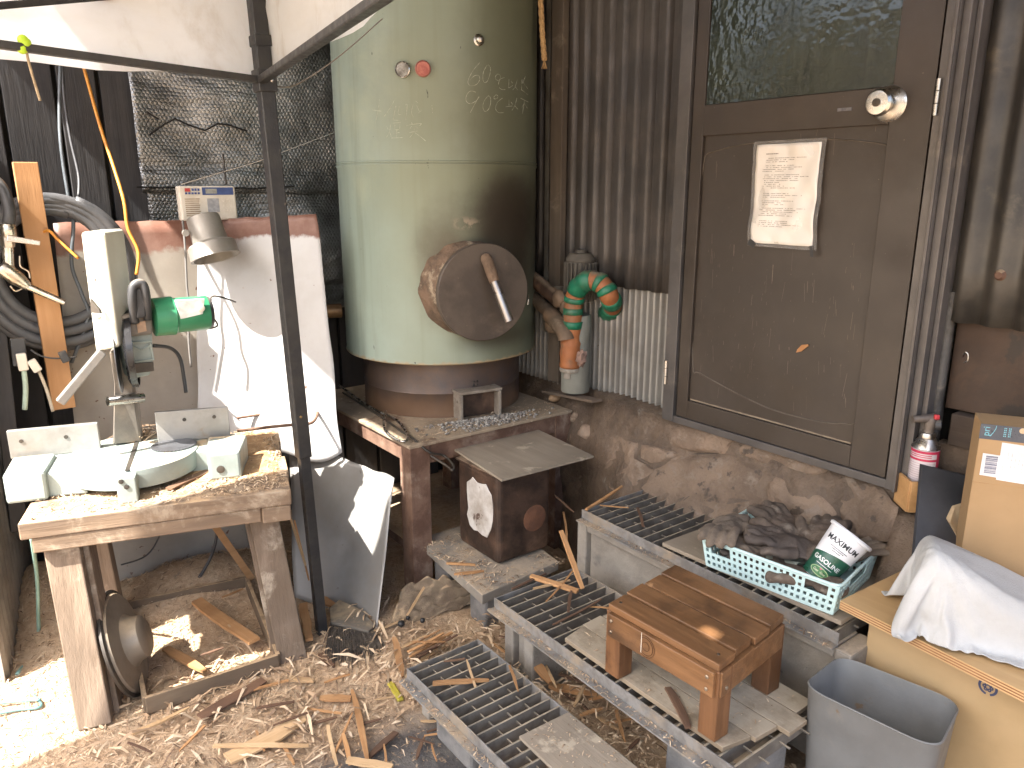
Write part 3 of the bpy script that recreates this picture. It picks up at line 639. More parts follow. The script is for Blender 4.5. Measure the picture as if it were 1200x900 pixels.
def bpt(x, y, r=BR):        # the point of a cylinder of radius r that is seen at (x, y)
    d = ray(x, y); o = CAM - BC; a_ = d.x ** 2 + d.y ** 2; b_ = o.x * d.x + o.y * d.y; c_ = o.x ** 2 + o.y ** 2 - r * r
    D = max(0, b_ * b_ - a_ * c_); return CAM + d * ((-b_ - math.sqrt(D)) / a_)
sootc = bpt(585, 268)
def boilhook(t, vec, col):
    n = nodenoise(t, vec, 3.2, 7, .65); st = nodenoise(t, mapping(t, vec, (1, 1, .05)), 22, 6, .6)
    col = mix(t, mth(t, 'MULTIPLY', ramp(t, st, .45, .8), .45), col, (.12, .135, .085))
    # olive deepening rightward, soot above and around the hatch, rust along the hem
    sx = t.nodes.new('ShaderNodeSeparateXYZ'); L(t, vec, sx.inputs[0]); wz = mth(t, 'ADD', sx.outputs[2], TZ)
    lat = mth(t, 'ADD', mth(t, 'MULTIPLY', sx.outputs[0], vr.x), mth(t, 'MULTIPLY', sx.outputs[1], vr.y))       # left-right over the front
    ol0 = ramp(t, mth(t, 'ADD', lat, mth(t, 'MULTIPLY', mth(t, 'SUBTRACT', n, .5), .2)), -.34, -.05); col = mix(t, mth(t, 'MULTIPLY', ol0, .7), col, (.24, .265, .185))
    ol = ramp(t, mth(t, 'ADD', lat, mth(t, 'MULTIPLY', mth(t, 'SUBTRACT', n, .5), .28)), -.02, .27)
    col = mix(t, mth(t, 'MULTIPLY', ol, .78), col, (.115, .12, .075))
    def blob(c, rx, rz, a_, b_):
        lx = vr.dot(c - BC); dx = mth(t, 'DIVIDE', mth(t, 'SUBTRACT', lat, lx), rx); dz = mth(t, 'DIVIDE', mth(t, 'SUBTRACT', wz, c.z), rz)
        d2 = mth(t, 'SQRT', mth(t, 'ADD', mth(t, 'MULTIPLY', dx, dx), mth(t, 'MULTIPLY', dz, dz)))
        return ramp(t, mth(t, 'ADD', d2, mth(t, 'MULTIPLY', mth(t, 'SUBTRACT', n, .5), .9)), b_, a_)
    col = mix(t, mth(t, 'MULTIPLY', blob(bpt(592, 290), .25, .30, .25, 1.05), .93), col, (.035, .026, .018))
    col = mix(t, mth(t, 'MULTIPLY', blob(bpt(600, 240), .17, .20, .2, 1.1), .85), col, (.035, .026, .018))
    col = mix(t, mth(t, 'MULTIPLY', blob(bpt(520, 310), .14, .27, .2, 1.1), .85), col, (.085, .065, .04))
    col = mix(t, mth(t, 'MULTIPLY', blob(bpt(590, 395), .24, .07, .1, 1.15), .8), col, (.06, .052, .032))
    col = mix(t, mth(t, 'MULTIPLY', blob(bpt(545, 262), .075, .03, .2, 1.0), mth(t, 'MULTIPLY', ramp(t, nodenoise(t, vec, 40, 6), .45, .6), .8)), col, (.34, .28, .21))
    hem = ramp(t, mth(t, 'ADD', wz, mth(t, 'MULTIPLY', mth(t, 'SUBTRACT', nodenoise(t, vec, 30, 5), .5), .035)), Z0 + .014, Z0 + .002)
    col = mix(t, mth(t, 'MULTIPLY', hem, .8), col, (.34, .24, .13))
    ch = ramp(t, nodenoise(t, mapping(t, vec, (1, 1, .35)), 45, 3), .735, .745); col = mix(t, ch, col, (.05, .055, .05))
    return col
m_boil = mat('boiler green paint', (.305, .375, .33), (.265, .325, .275), 2.2, .52, 0, .04, 14, spots=(.375, .42, .32), ssc=1.5, sth=(.5, .75), hook=boilhook, bdist=.004)
bo = thing('boiler', 'tall pale green wood-fired boiler with soot around its hatch', 'boiler', (BC.x, BC.y, TZ))
mb = MB().lathe([(BR - .012, Z0 + .001), (BR, Z0), (BR + .003, Z0 + .004), (BR, Z0 + .012), (BR, ZS - .012), (BR + .004, ZS - .006), (BR + .005, ZS), (BR + .001, ZS + .001), (BR + .001, Z1)], BC, n=128, cap1=True)
body = mb.build('shell', m_boil, bo, smooth=35)
MB().lathe([(BR + .0022, ZS + .004), (BR + .0045, ZS + .006), (BR + .0045, ZS + .010), (BR + .0015, ZS + .012)], BC, n=128, cap0=False, cap1=False).build('seam_band', m_boil, bo, smooth=35)
def ringhook(t, vec, col):
    sx = t.nodes.new('ShaderNodeSeparateXYZ'); L(t, vec, sx.inputs[0]); n = nodenoise(t, vec, 5, 6)
    b_ = ramp(t, mth(t, 'ADD', sx.outputs[2], mth(t, 'MULTIPLY', n, .1)),   .16, .06)
    return mix(t, mth(t, 'MULTIPLY', b_, .8), col, (.21, .125, .075))
m_ring = mat('heat-blued steel ring', (.085, .062, .052), (.12, .075, .05), 4, .5, .35, .1, 60, spots=(.05, .045, .05), ssc=2.5, sth=(.45, .7), hook=ringhook)
RG = .335
ring = MB().lathe([(RG, TZ + .001), (RG, .7), (RG + .002, .703), (RG, .706), (RG, Z0 + .0005)], BC, n=96, cap0=False, cap1=False).build('base_ring', m_ring, bo, smooth=40)
# ash door in the ring
op = bpt(557, 470, RG); on = (op - BC); on.z = 0; on.normalize(); orr = Vector((-on.y, on.x, 0)); oc = BC + on * RG
ob = MB(); wq, hq, dq = .078, .105, .055
for (a_, b_, z0, z1) in ((-wq - .012, -wq, 0, hq), (wq, wq + .012, 0, hq), (-wq - .016, wq + .016, hq, hq + .012)):
    p = [oc + orr * a_ - on * .04, oc + orr * b_ - on * .04, oc + orr * b_ + on * dq, oc + orr * a_ + on * dq]
    ob.hexa([q_ + Vector((0, 0, TZ + z0 + .001)) for q_ in p] + [q_ + Vector((0, 0, TZ + z1)) for q_ in p])
of = ob.build('ash_door_frame', mat('ashen steel', (.27, .235, .195), (.2, .165, .13), 18, .8, .1, .3, 80, spots=(.1, .08, .06), ssc=14, sth=(.55, .65)), bo, bev=.0015)
MB().hexa([oc + orr * s_ * wq + on * d_ + Vector((0, 0, TZ + h_)) for h_ in (.004, hq - .001) for s_, d_ in ((-1, .006), (1, .006), (1, .012), (-1, .012))]).build('ash_door', m_rustdark, of)
for zz in (TZ + hq + .02, TZ + hq + .035):
    for s_ in (-.006, .008): MB().ball(oc + orr * s_ + on * .001 + Vector((0, 0, zz)), .005, .005, .005, 8, 6).build('weld_bead', m_darkmetal, ring, smooth=180)
# hatch
hn = Vector((-.200, -.980, 0)).normalized(); hr = Vector((-hn.y, hn.x, 0)); 
hc0 = pd(560, 343, 2.62); k_ = (hc0 - CAM); 
# place the hatch disc centre on its axis line
hd = .062; tgt = BC + hn * (BR + hd); r_ = ray(560, 343); tt = r_.x * tgt.x + r_.y * tgt.y; tt /= (r_.x ** 2 + r_.y ** 2); hz = CAM.z + r_.z * tt
hc = Vector((tgt.x, tgt.y, hz)); HR = .182
m_col = mat('crumbling fire clay collar', (.20, .13, .085), (.11, .075, .05), 14, .9, 0, .8, 40, spots=(.38, .30, .21), ssc=9, sth=(.55, .66), bdist=.01)
cb = MB()
def collar(u, v):
    a_ = u * 2 * math.pi; rr_ = HR * (.93 - .02 * v) + .010 * nz((math.cos(a_) * 3, math.sin(a_) * 3, v * 2), 1.3) + (.012 * (1 - v)); 
    p = hc - hr * (.034 * (1 - v * .6)) + Vector((0, 0, .012 * (1 - v))) + hr * rr_ * math.cos(a_) + Vector((0, 0, rr_ * math.sin(a_)))
    q_ = p - BC; lat = q_.dot(hr); dep = math.sqrt(max(.001, BR * BR - lat * lat)) - .01
    return BC + hr * lat + hn * lerp(dep, BR + hd - .018, v) + Vector((0, 0, p.z))
cb.grid(collar, 72, 8, True)
cl = cb.build('hatch_collar', m_col, bo, smooth=60)
m_hatch = mat('burnt steel hatch', (.070, .054, .043), (.105, .082, .064), 6, .55, .2, .15, 60, spots=(.15, .115, .085), ssc=4, sth=(.55, .75), spots2=(.16, .12, .09), s2sc=40, s2th=(.68, .72))
ht = MB().lathe([(HR - .01, -.02), (HR, -.018), (HR, .0), (HR - .003, .004), (HR - .03, .005), (.001, .005)], hc, hn, 72).build('hatch', m_hatch, bo, smooth=35)
h0 = hc + hn * .006 + Vector((0, 0, .115)) + hr * .006; h1 = hc + hn * .06 + Vector((0, 0, .045)) + hr * .018; h2 = hc + hn * .105 + Vector((0, 0, -.095)) + hr * .055
hm = MB().tube(spline([h0 + Vector((0, 0, .015)), h0 + hn * .02, h1], 5), [.012, .019, .021, .022, .022, .022, .021, .021, .021, .020, .019], 16)
hm.build('handle_socket', m_col, ht, smooth=60)
tb_ = MB(); dvec = (h2 - h1).normalized()
u_ = dvec.orthogonal().normalized(); w2 = dvec.cross(u_)
tb_.lathe([(.0165, -.01), (.0165, (h2 - h1).length), (.0135, (h2 - h1).length), (.0135, (h2 - h1).length - .06)], h1, dvec, 24, True, True)
tb_.build('handle', mat('steel tube handle', (.36, .33, .31), (.24, .2, .18), 9, .34, .9, .05), ht, smooth=40)
MB().tube(spline([hc + hr * (HR + .001) + Vector((0, 0, -.02)) + hn * .003, hc + hr * (HR + .006) + Vector((0, 0, -.045)) + hn * .003, hc + hr * (HR - .002) + Vector((0, 0, -.055)) + hn * .006, hc + hr * (HR + .002) + Vector((0, 0, -.035)) + hn * .006], 4), .0013, 5).build('wire_loop', m_steel, ht)
# gauges, plug
for (x, y, nm, mm) in ((473, 82, 'gauge', mat('clouded gauge', (.42, .41, .38), (.16, .15, .13), 40, .35, .3)), (496, 81, 'gauge', mat('red gauge', (.50, .19, .15), (.36, .10, .08), 40, .35, .2))):
    p = bpt(x, y); n_ = (p - BC); n_.z = 0; n_.normalize()
    g_ = MB().lathe([(.027, 0), (.027, .018), (.024, .020), (.023, .017)], p - n_ * .004, n_, 28).build(nm, m_steel if x < 480 else mat('red rim', (.42, .16, .13), None, 20, .4, .3), bo, smooth=40)
    MB().lathe([(.0225, .0172), (.001, .0178)], p - n_ * .004, n_, 28, False).build('dial', mm, g_)
p = bpt(561, 47); n_ = (p - BC); n_.z = 0; n_.normalize()
MB().lathe([(.020, 0), (.020, .004), (.015, .006), (.013, .02), (.008, .024)], p - n_ * .002, n_, 20).build('plug', m_chrome, bo, smooth=45)
# side pipe stubs on the left
MB().tube([BC + Vector((-.33, .28, .98)), BC + Vector((-.50, .33, .98))], .03, 16).tube([BC + Vector((-.44, .31, .98)), BC + Vector((-.53, .34, .98))], .042, 8).build('pipe_stub', mat('brass fitting', (.32, .2, .1), (.22, .13, .07), 14, .5, .5, .15), bo, smooth=40)
# chalk writing: strokes in the photograph's own hand, laid on the shell
CH = [[(776, 72), (735, 120), (703, 180), (703, 210), (725, 222), (758, 210), (775, 180), (768, 155), (740, 158), (712, 185)],
      [(822, 90), (800, 130), (795, 175), (805, 200), (825, 190), (842, 140), (843, 105), (828, 86)],
      [(890, 145), (876, 160), (878, 180), (895, 186), (908, 172), (904, 153), (890, 145)],
      [(935, 168), (905, 180), (895, 215), (910, 242), (940, 245)], [(962, 180), (960, 235)], [(962, 235), (985, 220)], [(975, 190), (985, 205)], [(1018, 175), (1000, 230), (985, 248)], [(1000, 225), (1018, 248)],
      [(1068, 160), (1045, 210)], [(1050, 195), (1082, 240)], [(1040, 245), (1083, 278)], [(1045, 180), (1042, 250)],
      [(750, 262), (715, 255), (690, 285), (690, 320), (715, 335), (755, 315), (772, 290)], [(768, 292), (740, 345), (715, 392)],
      [(830, 285), (805, 315), (795, 355), (808, 385), (832, 370), (845, 330), (842, 295), (830, 285)], [(880, 278), (866, 292), (870, 305), (888, 300), (890, 285), (880, 278)],
      [(920, 300), (890, 325), (876, 365), (895, 392), (930, 392)], [(962, 310), (962, 350)], [(940, 355), (985, 350)], [(975, 325), (985, 340)], [(1012, 300), (1000, 345), (980, 380)], [(1000, 350), (1018, 370)],
      [(1035, 300), (1085, 325)], [(1060, 315), (1048, 400)], [(1060, 335), (1080, 365)], [(1060, 330), (1045, 360)],
      [(90, 376), (150, 384)], [(136, 308), (124, 390), (108, 460)], [(238, 298), (205, 360), (160, 425)], [(240, 350), (228, 410), (222, 440)], [(222, 440), (262, 442)], [(262, 350), (255, 400), (275, 405)], [(300, 345), (312, 345), (303, 440)],
      [(350, 340), (340, 390), (352, 420)], [(362, 315), (380, 330)], [(372, 345), (390, 385)], [(405, 375), (385, 395)], [(470, 345), (474, 395)],
      [(180, 478), (190, 500)], [(205, 470), (200, 510), (178, 555)], [(200, 515), (210, 545)], [(222, 460), (272, 455)], [(235, 470), (232, 500), (262, 498), (265, 465)], [(222, 525), (262, 520)], [(245, 500), (243, 552)], [(212, 555), (282, 552)],
      [(340, 455), (345, 468)], [(308, 480), (318, 472), (400, 462), (392, 475)], [(340, 480), (330, 495)], [(365, 480), (380, 492)], [(325, 520), (378, 510)], [(358, 498), (350, 525), (328, 552)], [(360, 520), (395, 545), (430, 574)]]
rr = random.Random(8); m_chalk = mat('chalk', (.55, .57, .48), (.36, .38, .3), 90, .95)
for lo_, hi_ in ((0, 13), (13, 27), (27, 38), (38, 39), (39, len(CH))):
    ck = MB()
    for st in CH[lo_:hi_]:
        Q = spline([Vector((420 + x * 220 / 1200, 60 + y * 220 / 1200, 0)) for x, y in st], 4)
        ck.tube([bpt(q_.x, q_.y, BR + .0006) for q_ in Q], [.0011 * rr.uniform(.35, 1.25) for q_ in Q], 4)
    ck.build('chalk_writing', m_chalk, body)

# ash and embers on the table
rr = random.Random(21); ash = MB()
for i in range(700):
    a_ = rr.gauss(0, .10); d_ = rr.uniform(.0, .17); p = oc + orr * a_ + on * (.05 + d_ * rr.random()); s_ = rr.uniform(.0025, .009)
    if not (TX0 + .01 < p.x < TX1 - .01 and p.y > TY0 + .01): continue
    ash.ball((p.x, p.y, TZ + s_ * .4), s_, s_ * rr.uniform(.6, 1), s_ * rr.uniform(.4, .8), 5, 4)
tag(ash.build('ash', mat('wood ash', (.42, .40, .36), (.2, .18, .16), 60, .95, 0, 0, lo=.42, hi=.5), smooth=180), 'grey ash and cinders spilled before the boiler mouth', 'ash', kind='stuff')

# tongs: two bent steel rods
def rod(name, px, z, r, mt, label, cat):
    P = spline([pz(x, y, z + (k_[0] if k_ else 0)) for (x, y, *k_) in px], 6); return tag(MB().tube(P, r, 8).build(name, mt, smooth=60), label, cat)
rod('poker_rod', [(398, 452, .03), (420, 468, .02), (443, 482, .012), (462, 490, .012), (474, 503, .01), (478, 514, .01), (470, 517, .01), (455, 508, .01), (450, 500, .012), (452, 482, .02)], TZ + .004, .0048, m_steel, 'bright bent steel poker loop lying on the table corner', 'poker')
P = [pz(402, 460, TZ + .012), pz(440, 484, TZ + .008), pz(470, 505, TZ + .008), pz(484, 514, TZ + .008), pz(503, 530, TZ - .03), pz(520, 534, .545), pz(531, 545, .53), pz(530, 551, .525), pz(522, 545, .53), pz(505, 534, .56)]
tag(MB().tube(spline(P, 6), .0045, 8).build('poker_rod', m_darkmetal, smooth=60), 'dark bent poker rod hanging over the table edge', 'poker')
c_ = pz(650, 466, TZ + .01)
tag(MB().ball(c_, .030, .022, .018, 14, 8).build('rag_scrap', mat('tan leather', (.42, .28, .17), (.33, .21, .12), 12, .8), smooth=180), 'small tan leather scrap on the table right corner', 'scrap')

# ================================================================ can under its board
cn = thing('square_can', 'rusty square tin can stove with a flaking white patch', 'can', (1.56, 2.13, .2))
CX0, CX1, CY0, CY1 = 1.437, 1.677, 1.99, 2.245
MB().box(CX0, CX1, CY0, CY1, .205, .540).build('body', m_rustdark, cn, bev=.022, seg=4)
rr = random.Random(5); pp_ = []
for k in range(22):
    a_ = k / 22 * 6.283; pp_.append(Vector((CX0 - .0025, (CY0 + CY1) / 2 - .02 + .085 * max(-1, min(1, 1.25 * math.cos(a_))) * rr.uniform(.78, 1.0), .395 + .105 * max(-1, min(1, 1.2 * math.sin(a_))) * rr.uniform(.8, 1.02))))
MB().prism(pp_, (.005, 0, 0)).build('white_patch', mat('flaking white paint', (.58, .56, .53), (.36, .32, .28), 8, .7, 0, .2, 40, spots=(.09, .055, .04), ssc=9, sth=(.56, .6)), cn, bev=.002)
MB().lathe([(.05, 0), (.05, .002), (.04, .003)], (1.60, CY0 - .0002, .345), (0, -1, 0), 20).build('plug_plate', mat('warm rust', (.19, .085, .045), (.13, .06, .035), 16, .8, .1), cn, smooth=40)
MB().box(CX0 - .004, CX1 + .004, CY0 - .004, CY1 + .004, .528, .538).build('rim', m_rustdark, cn, bev=.004)
# board on top
q = [pz(588, 562, .55), pz(696, 534, .55), pz(622, 499, .55), pz(527, 523, .55)]
lb = MB().prism([p - Vector((0, 0, .008)) for p in q], (0, 0, .008)); tag(lb.build('lid_board', m_dustboard, bev=.001), 'dusty thin board lying on top of the square can', 'board')
# slab
q = [Vector((1.284, 1.868, .165)), Vector((1.638, 1.897, .165)), Vector((1.70, 2.36, .165)), Vector((1.33, 2.36, .165))]
tag(MB().prism(q, (0, 0, .036)).build('concrete_slab', m_concrete, bev=.004), 'flat concrete slab under the square can', 'slab')
bl = MB().box(1.36, 1.66, 1.96, 2.06, 0, .163).box(1.36, 1.66, 2.2, 2.3, 0, .163); tag(bl.build('support_stone', m_darkconc, bev=.01), 'dark stone blocks supporting the slab under the can', 'stone')
# ================================================================ old metal sheets leaning at the back
def sheethook(zr, top):
    def fn(t, vec, col):
        sx = t.nodes.new('ShaderNodeSeparateXYZ'); L(t, vec, sx.inputs[0]); n = nodenoise(t, vec, 6, 7, .65)
        f = ramp(t, mth(t, 'ADD', sx.outputs[2], mth(t, 'MULTIPLY', mth(t, 'SUBTRACT', n, .5), .16)), zr - .012, zr + .012)
        return mix(t, f, col, mix(t, ramp(t, n, .35, .65), (.17, .075, .05), (.26, .15, .115)))
    return fn
m_sheetA = mat('spotted enamel sheet', (.37, .33, .28), (.30, .265, .225), 3, .55, 0, .08, 30, spots=(.27, .235, .2), ssc=2, sth=(.55, .8), spots2=(.15, .075, .05), s2sc=38, s2th=(.665, .69), hook=sheethook(1.27, 1.4))
m_sheetB = mat('white enamel sheet', (.52, .52, .52), (.45, .44, .43), 3, .5, 0, .08, 30, spots=(.30, .15, .10), ssc=9, sth=(.68, .72), spots2=(.14, .065, .04), s2sc=26, s2th=(.68, .70), hook=sheethook(1.30, 1.4))
m_sheetC = mat('bare zinc sheet', (.265, .262, .255), (.215, .21, .20), 2.5, .42, .25, .08, 20, spots=(.21, .18, .15), ssc=1.6, sth=(.45, .75), spots2=(.15, .12, .1), s2sc=24, s2th=(.66, .72))
def sheetfn(bl, br, tl, tr, bulge=0.0, wav=.01, top=0.0, seed=0):
    bl, br, tl, tr = map(Vector, (bl, br, tl, tr)); n = (br - bl).cross(tl - bl).normalized()
    def fn(u, v):
        p = bl.lerp(br, u).lerp(tl.lerp(tr, u), v)
        return p + n * (bulge * math.sin(math.pi * u) + wav * nz((u * 3, v * 2, seed), 1.2)) + Vector((0, 0, top * nz((u * 6, seed, 0)) * v))
    return fn
s1_ = MB().grid(sheetfn((.30, 2.98, .0), (.90, 2.98, .0), pY(62, 262, 3.10), pY(236, 257, 3.10), 0, .012, .008, 1), 24, 30)
tag(s1_.build('metal_sheet', m_sheetA, smooth=180, solid=.002), 'freckled beige metal sheet with rusty top behind the mitre saw', 'metal sheet')
def bent(u, v):
    tl, tr = pY(228, 258, 3.09), pY(371, 251, 2.78); bl_, br_ = pY(228, 560, 2.98), pY(400, 525, 2.64)
    p = bl_.lerp(br_, u).lerp(tl.lerp(tr, u), v); f = max(0, .26 - u) / .26
    return p + Vector((.010 * nz((0, v * 4, 2)), -.035 * f + .012 * nz((u * 3, v * 2.5, 5), 1.1), .006 * nz((u * 8, 0, 0)) * v - (1 - v) * (.04 * math.sin(u * 9))))
tag(MB().grid(bent, 34, 40).build('metal_sheet', m_sheetB, smooth=180, solid=.002), 'white metal sheet with rust patches and folded edge behind the tent leg', 'metal sheet')
tag(MB().grid(sheetfn(pz(345, 700, .02), pz(440, 750, .005), pz(345, 520, .52) + Vector((0, .06, 0)), pX(462, 560, 1.235), -.05, .008, .01, 9), 24, 30).build('metal_sheet', m_sheetC, smooth=180, solid=.0015), 'curved grey zinc sheet leaning against the table leg', 'metal sheet')

# ================================================================ hose coil, stick, nozzle, cords
hose = MB(); rr = random.Random(4); pts = []
cx, cz = .335, 1.245
N = 6 * 26
for i in range(N + 1):
    a_ = i / 26 * 2 * math.pi + 1.2; k = int(i / 26); ph = i / N
    rx = .168 + .075 * ph + .006 * nz((i * .05, 0, 0)); rz_ = .178 + .078 * ph + .006 * nz((i * .05, 5, 0))
    pts.append(Vector((cx + rx * math.cos(a_) + .006 * math.sin(i * .24), 2.99 - .012 * math.sin(i * .12) + .010 * math.sin(i * .24 + 1), cz + rz_ * math.sin(a_) - .03 * ph)))
tag(hose.tube(spline(pts, 2), .0180, 10).build('hose_coil', mat('grey rubber hose', (.065, .067, .072), (.10, .10, .105), 6, .5, 0, .05, 120, spots=(.16, .155, .15), ssc=10, sth=(.6, .75)), smooth=180), 'thick dark grey rubber hose coiled on the back wall', 'hose')
tag(MB().tube(spline([pY(72, 40, 3.2), pY(70, 150, 3.1), pY(80, 230, 3.05), pY(86, 262, 3.0), pY(84, 310, 2.98), pY(96, 345, 2.97), pY(103, 372, 2.96), pY(84, 425, 2.98)], 6), .006, 8).build('cable', mat('blue grey cable', (.10, .115, .13), None, 9, .5), smooth=180), 'thin blue grey cable hanging inside the hose coil', 'cable')
tag(MB().tube(spline([pY(73, 65, 3.3), pY(75, 110, 3.28), pY(82, 160, 3.25), pY(92, 205, 3.2), pY(92, 230, 3.16)], 6), .005, 8).build('cable', mat('dark cable', (.07, .07, .075), None, 9, .5), smooth=180), 'dark grey cable hanging on the plank wall', 'cable')
m_orange = mat('orange cord', (.62, .27, .04), (.5, .2, .03), 30, .5)
tag(MB().tube(spline([pY(95, 68, 3.2), pY(104, 100, 3.15), pY(118, 150, 3.05), pY(133, 195, 2.97), pY(145, 235, 2.9), pY(150, 268, 2.88), pY(162, 295, 2.86), pY(160, 322, 2.85)], 6), .0058, 8).build('orange_cord', m_orange, smooth=180), 'bright orange cord hanging in front of the hose coil', 'cord')
tag(MB().tube(spline([pY(40, 285, 3.0), pY(55, 270, 2.9), pY(70, 283, 2.87), pY(92, 303, 2.84)], 6), .0045, 8).build('orange_cord', m_orange, smooth=180), 'short orange cord end behind the wooden stick', 'cord')
tag(MB().bar(pY(29, 190, 2.93), pY(75, 478, 2.93), .068, .03, (0, 1, 0)).build('wooden_stick', mat('fresh cedar stick', (.56, .31, .145), (.46, .235, .10), 6, .7, 0, .2, 60, grain='z'), bev=.002), 'fresh orange brown wooden stake standing in front of the hose coil', 'stick')
nzl = thing('hose_nozzle', 'worn chrome shut-off nozzle with lever hanging on the hose', 'nozzle', pY(12, 330, 2.84))
NY = 2.84
MB().tube(spline([pY(10, 262, NY), pY(11, 248, NY), pY(6, 228, NY + .02), pY(-6, 212, NY + .05), pY(-30, 205, NY + .08)], 5), .018, 10).build('hose_end', m_rubber, nzl, smooth=180)
MB().lathe([(.019, 0), (.021, .004), (.021, .036), (.019, .04)], pY(11, 278, NY), (0, 0, 1), 12).build('coupling', m_chrome, nzl, smooth=40)
MB().lathe([(.017, 0), (.019, .01), (.019, .03), (.017, .034)], pY(10, 290, NY), (0, 0, 1), 6).build('valve_body', m_chrome, nzl, smooth=30)
MB().bar(pY(8, 279, NY - .02), pY(47, 285, NY - .03), .020, .006, (0, 1, 0), .7).build('lever', m_steel, nzl, bev=.003)
MB().tube([pY(9, 288, NY), pY(10, 312, NY)], .0155, 14).build('stem', m_chrome, nzl, smooth=50)
bd = MB().tube(spline([pY(0, 312, NY), pY(8, 318, NY), pY(22, 328, NY), pY(33, 336, NY)], 4), [.024, .025, .026, .026, .026, .025, .024, .024, .022, .02, .018, .016, .014], 16).build('gun_body', m_chrome, nzl, smooth=60)
MB().tube([pY(31, 335, NY), pY(76, 355, NY - .03)], [.012, .009], 14).build('spout', m_chrome, nzl, smooth=60)
MB().tube(spline([pY(23, 300, NY), pY(24, 312, NY), pY(33, 318, NY), pY(35, 326, NY)], 4), .003, 6).build('trigger', m_chrome, bd, smooth=60)
MB().tube(spline([pY(12, 335, NY), pY(18, 341, NY), pY(26, 338, NY)], 4), .003, 6).build('hook', m_chrome, bd, smooth=60)
# plugs and leads on the fence post
pl = thing('power_strip', 'grubby socket strip with pale plugs hanging below the hose', 'power strip', pY(22, 420, 2.86))
PY = 2.86
MB().bar(pY(20, 396, PY + .02), pY(24, 428, PY + .02), .04, .025, (0, 1, 0)).build('socket', m_rubber, pl, bev=.003)
MB().bar(pY(24, 414, PY), pY(28, 434, PY), .028, .022, (0, 1, 0)).build('plug', m_white, pl, bev=.004)
MB().bar(pY(36, 422, PY - .01), pY(45, 435, PY - .01), .026, .02, (0, 1, 0)).build('plug', m_white, pl, bev=.004)
MB().bar(pY(72, 412, PY), pY(78, 424, PY), .024, .02, (0, 1, 0)).build('plug', m_rubber, pl, bev=.003)
MB().tube(spline([pY(28, 434, PY), pY(30, 455, PY), pY(29, 480, PY)], 5), .008, 8).build('lead', mat('pale green lead', (.42, .52, .42), None, 9, .5), pl, smooth=180)
MB().tube(spline([pY(45, 434, PY), pY(54, 455, PY), pY(62, 482, PY)], 5), .005, 8).build('lead', mat('cream lead', (.55, .47, .36), None, 9, .5), pl, smooth=180)
MB().tube(spline([pY(36, 410, PY), pY(48, 417, PY), pY(66, 420, PY), pY(90, 418, PY)], 5), .003, 8).build('lead', m_rubber, pl, smooth=180)
# ================================================================ radio and lamp
rd = thing('radio', 'grubby white portable radio with long aerial on the metal sheets', 'radio', pY(245, 258, 3.02))
RY = 3.0
a_, b_, c_, d_ = pY(209, 218, RY), pY(275, 218, RY), pY(279, 257, RY), pY(214, 259, RY)
body_ = MB().prism([a_, b_, c_, d_], (0, .05, 0)).build('case', m_white, rd, bev=.006, seg=3)
def rq(u0, u1, v0, v1, off=.0015):
    f = lambda u, v: a_.lerp(b_, u).lerp(d_.lerp(c_, u), v) + Vector((0, -off, 0)); return MB().prism([f(u0, v0), f(u1, v0), f(u1, v1), f(u0, v1)], (0, off + .001, 0))
rq(.40, .96, .04, .26).build('tuning_panel', mat('blue panel', (.05, .09, .26), None, 20, .4), body_)
rq(.46, .66, .08, .22, .0025).build('display', mat('lcd', (.35, .36, .33), None, 20, .3), body_)
rq(.10, .19, .06, .16, .0025).build('badge', mat('red badge', (.55, .05, .05), None, 20, .4), body_)
for k in range(3): rq(.22 + k * .05, .255 + k * .05, .07, .14, .0022).build('lettering', mat('blue print', (.06, .1, .3), None, 20, .5), body_)
for k in range(5): rq(.10 + k * .055, .135 + k * .055, .18, .235, .0022).build('lettering', mat('blue print', (.06, .1, .3), None, 20, .5), body_)
rq(.47, .68, .36, .76).build('keypad', mat('grey keypad', (.40, .41, .43), (.3, .31, .33), 60, .5), body_)
for i in range(3):
    for j in range(3): rq(.76 + i * .06, .80 + i * .06, .40 + j * .14, .47 + j * .14).build('button', m_white, body_)
for j in range(9): rq(.08, .34 - .01 * (j % 3), .36 + j * .06, .385 + j * .06).build('grille_slot', mat('grille brown', (.30, .2, .12), (.45, .36, .26), 60, .9), body_)
MB().tube([pY(212, 216, 3.03), pY(300, 190, 2.98), pY(400, 152, 2.92)], [.0032, .0026, .0018], 8).build('aerial', m_steel, rd, smooth=60)
MB().tube([pY(265, 216, 3.05), pY(261, 180, 3.08)], .004, 8).build('aerial', m_darkmetal, rd, smooth=60)
lp = thing('work_lamp', 'dull grey metal work lamp pointing down below the radio', 'lamp', pY(245, 290, 2.93))
LY = 2.93; l0 = pY(237, 253, LY); l1 = pY(248, 301, LY); ad = (l1 - l0) + Vector((0, -.05, 0)); ln_ = ad.length
m_lamp = mat('dull lamp metal', (.33, .31, .28), (.27, .25, .22), 8, .5, .5, .06, 60, spots=(.18, .15, .12), ssc=8, sth=(.58, .74))
MB().lathe([(.03, 0), (.055, .004), (.058, .01), (.062, ln_ * .62), (.078, ln_ * .66), (.084, ln_ * .70), (.086, ln_ * .98), (.088, ln_), (.078, ln_), (.06, ln_ * .8), (.002, ln_ * .75)], l0, ad, 40).build('housing', m_lamp, lp, smooth=40)
MB().tube([pY(216, 272, LY - .01), pY(226, 272, LY)], .007, 10).lathe([(.012, 0), (.012, .01)], pY(217, 273, LY - .02), (0, -1, 0), 10).build('swivel', m_lamp, lp, smooth=50)
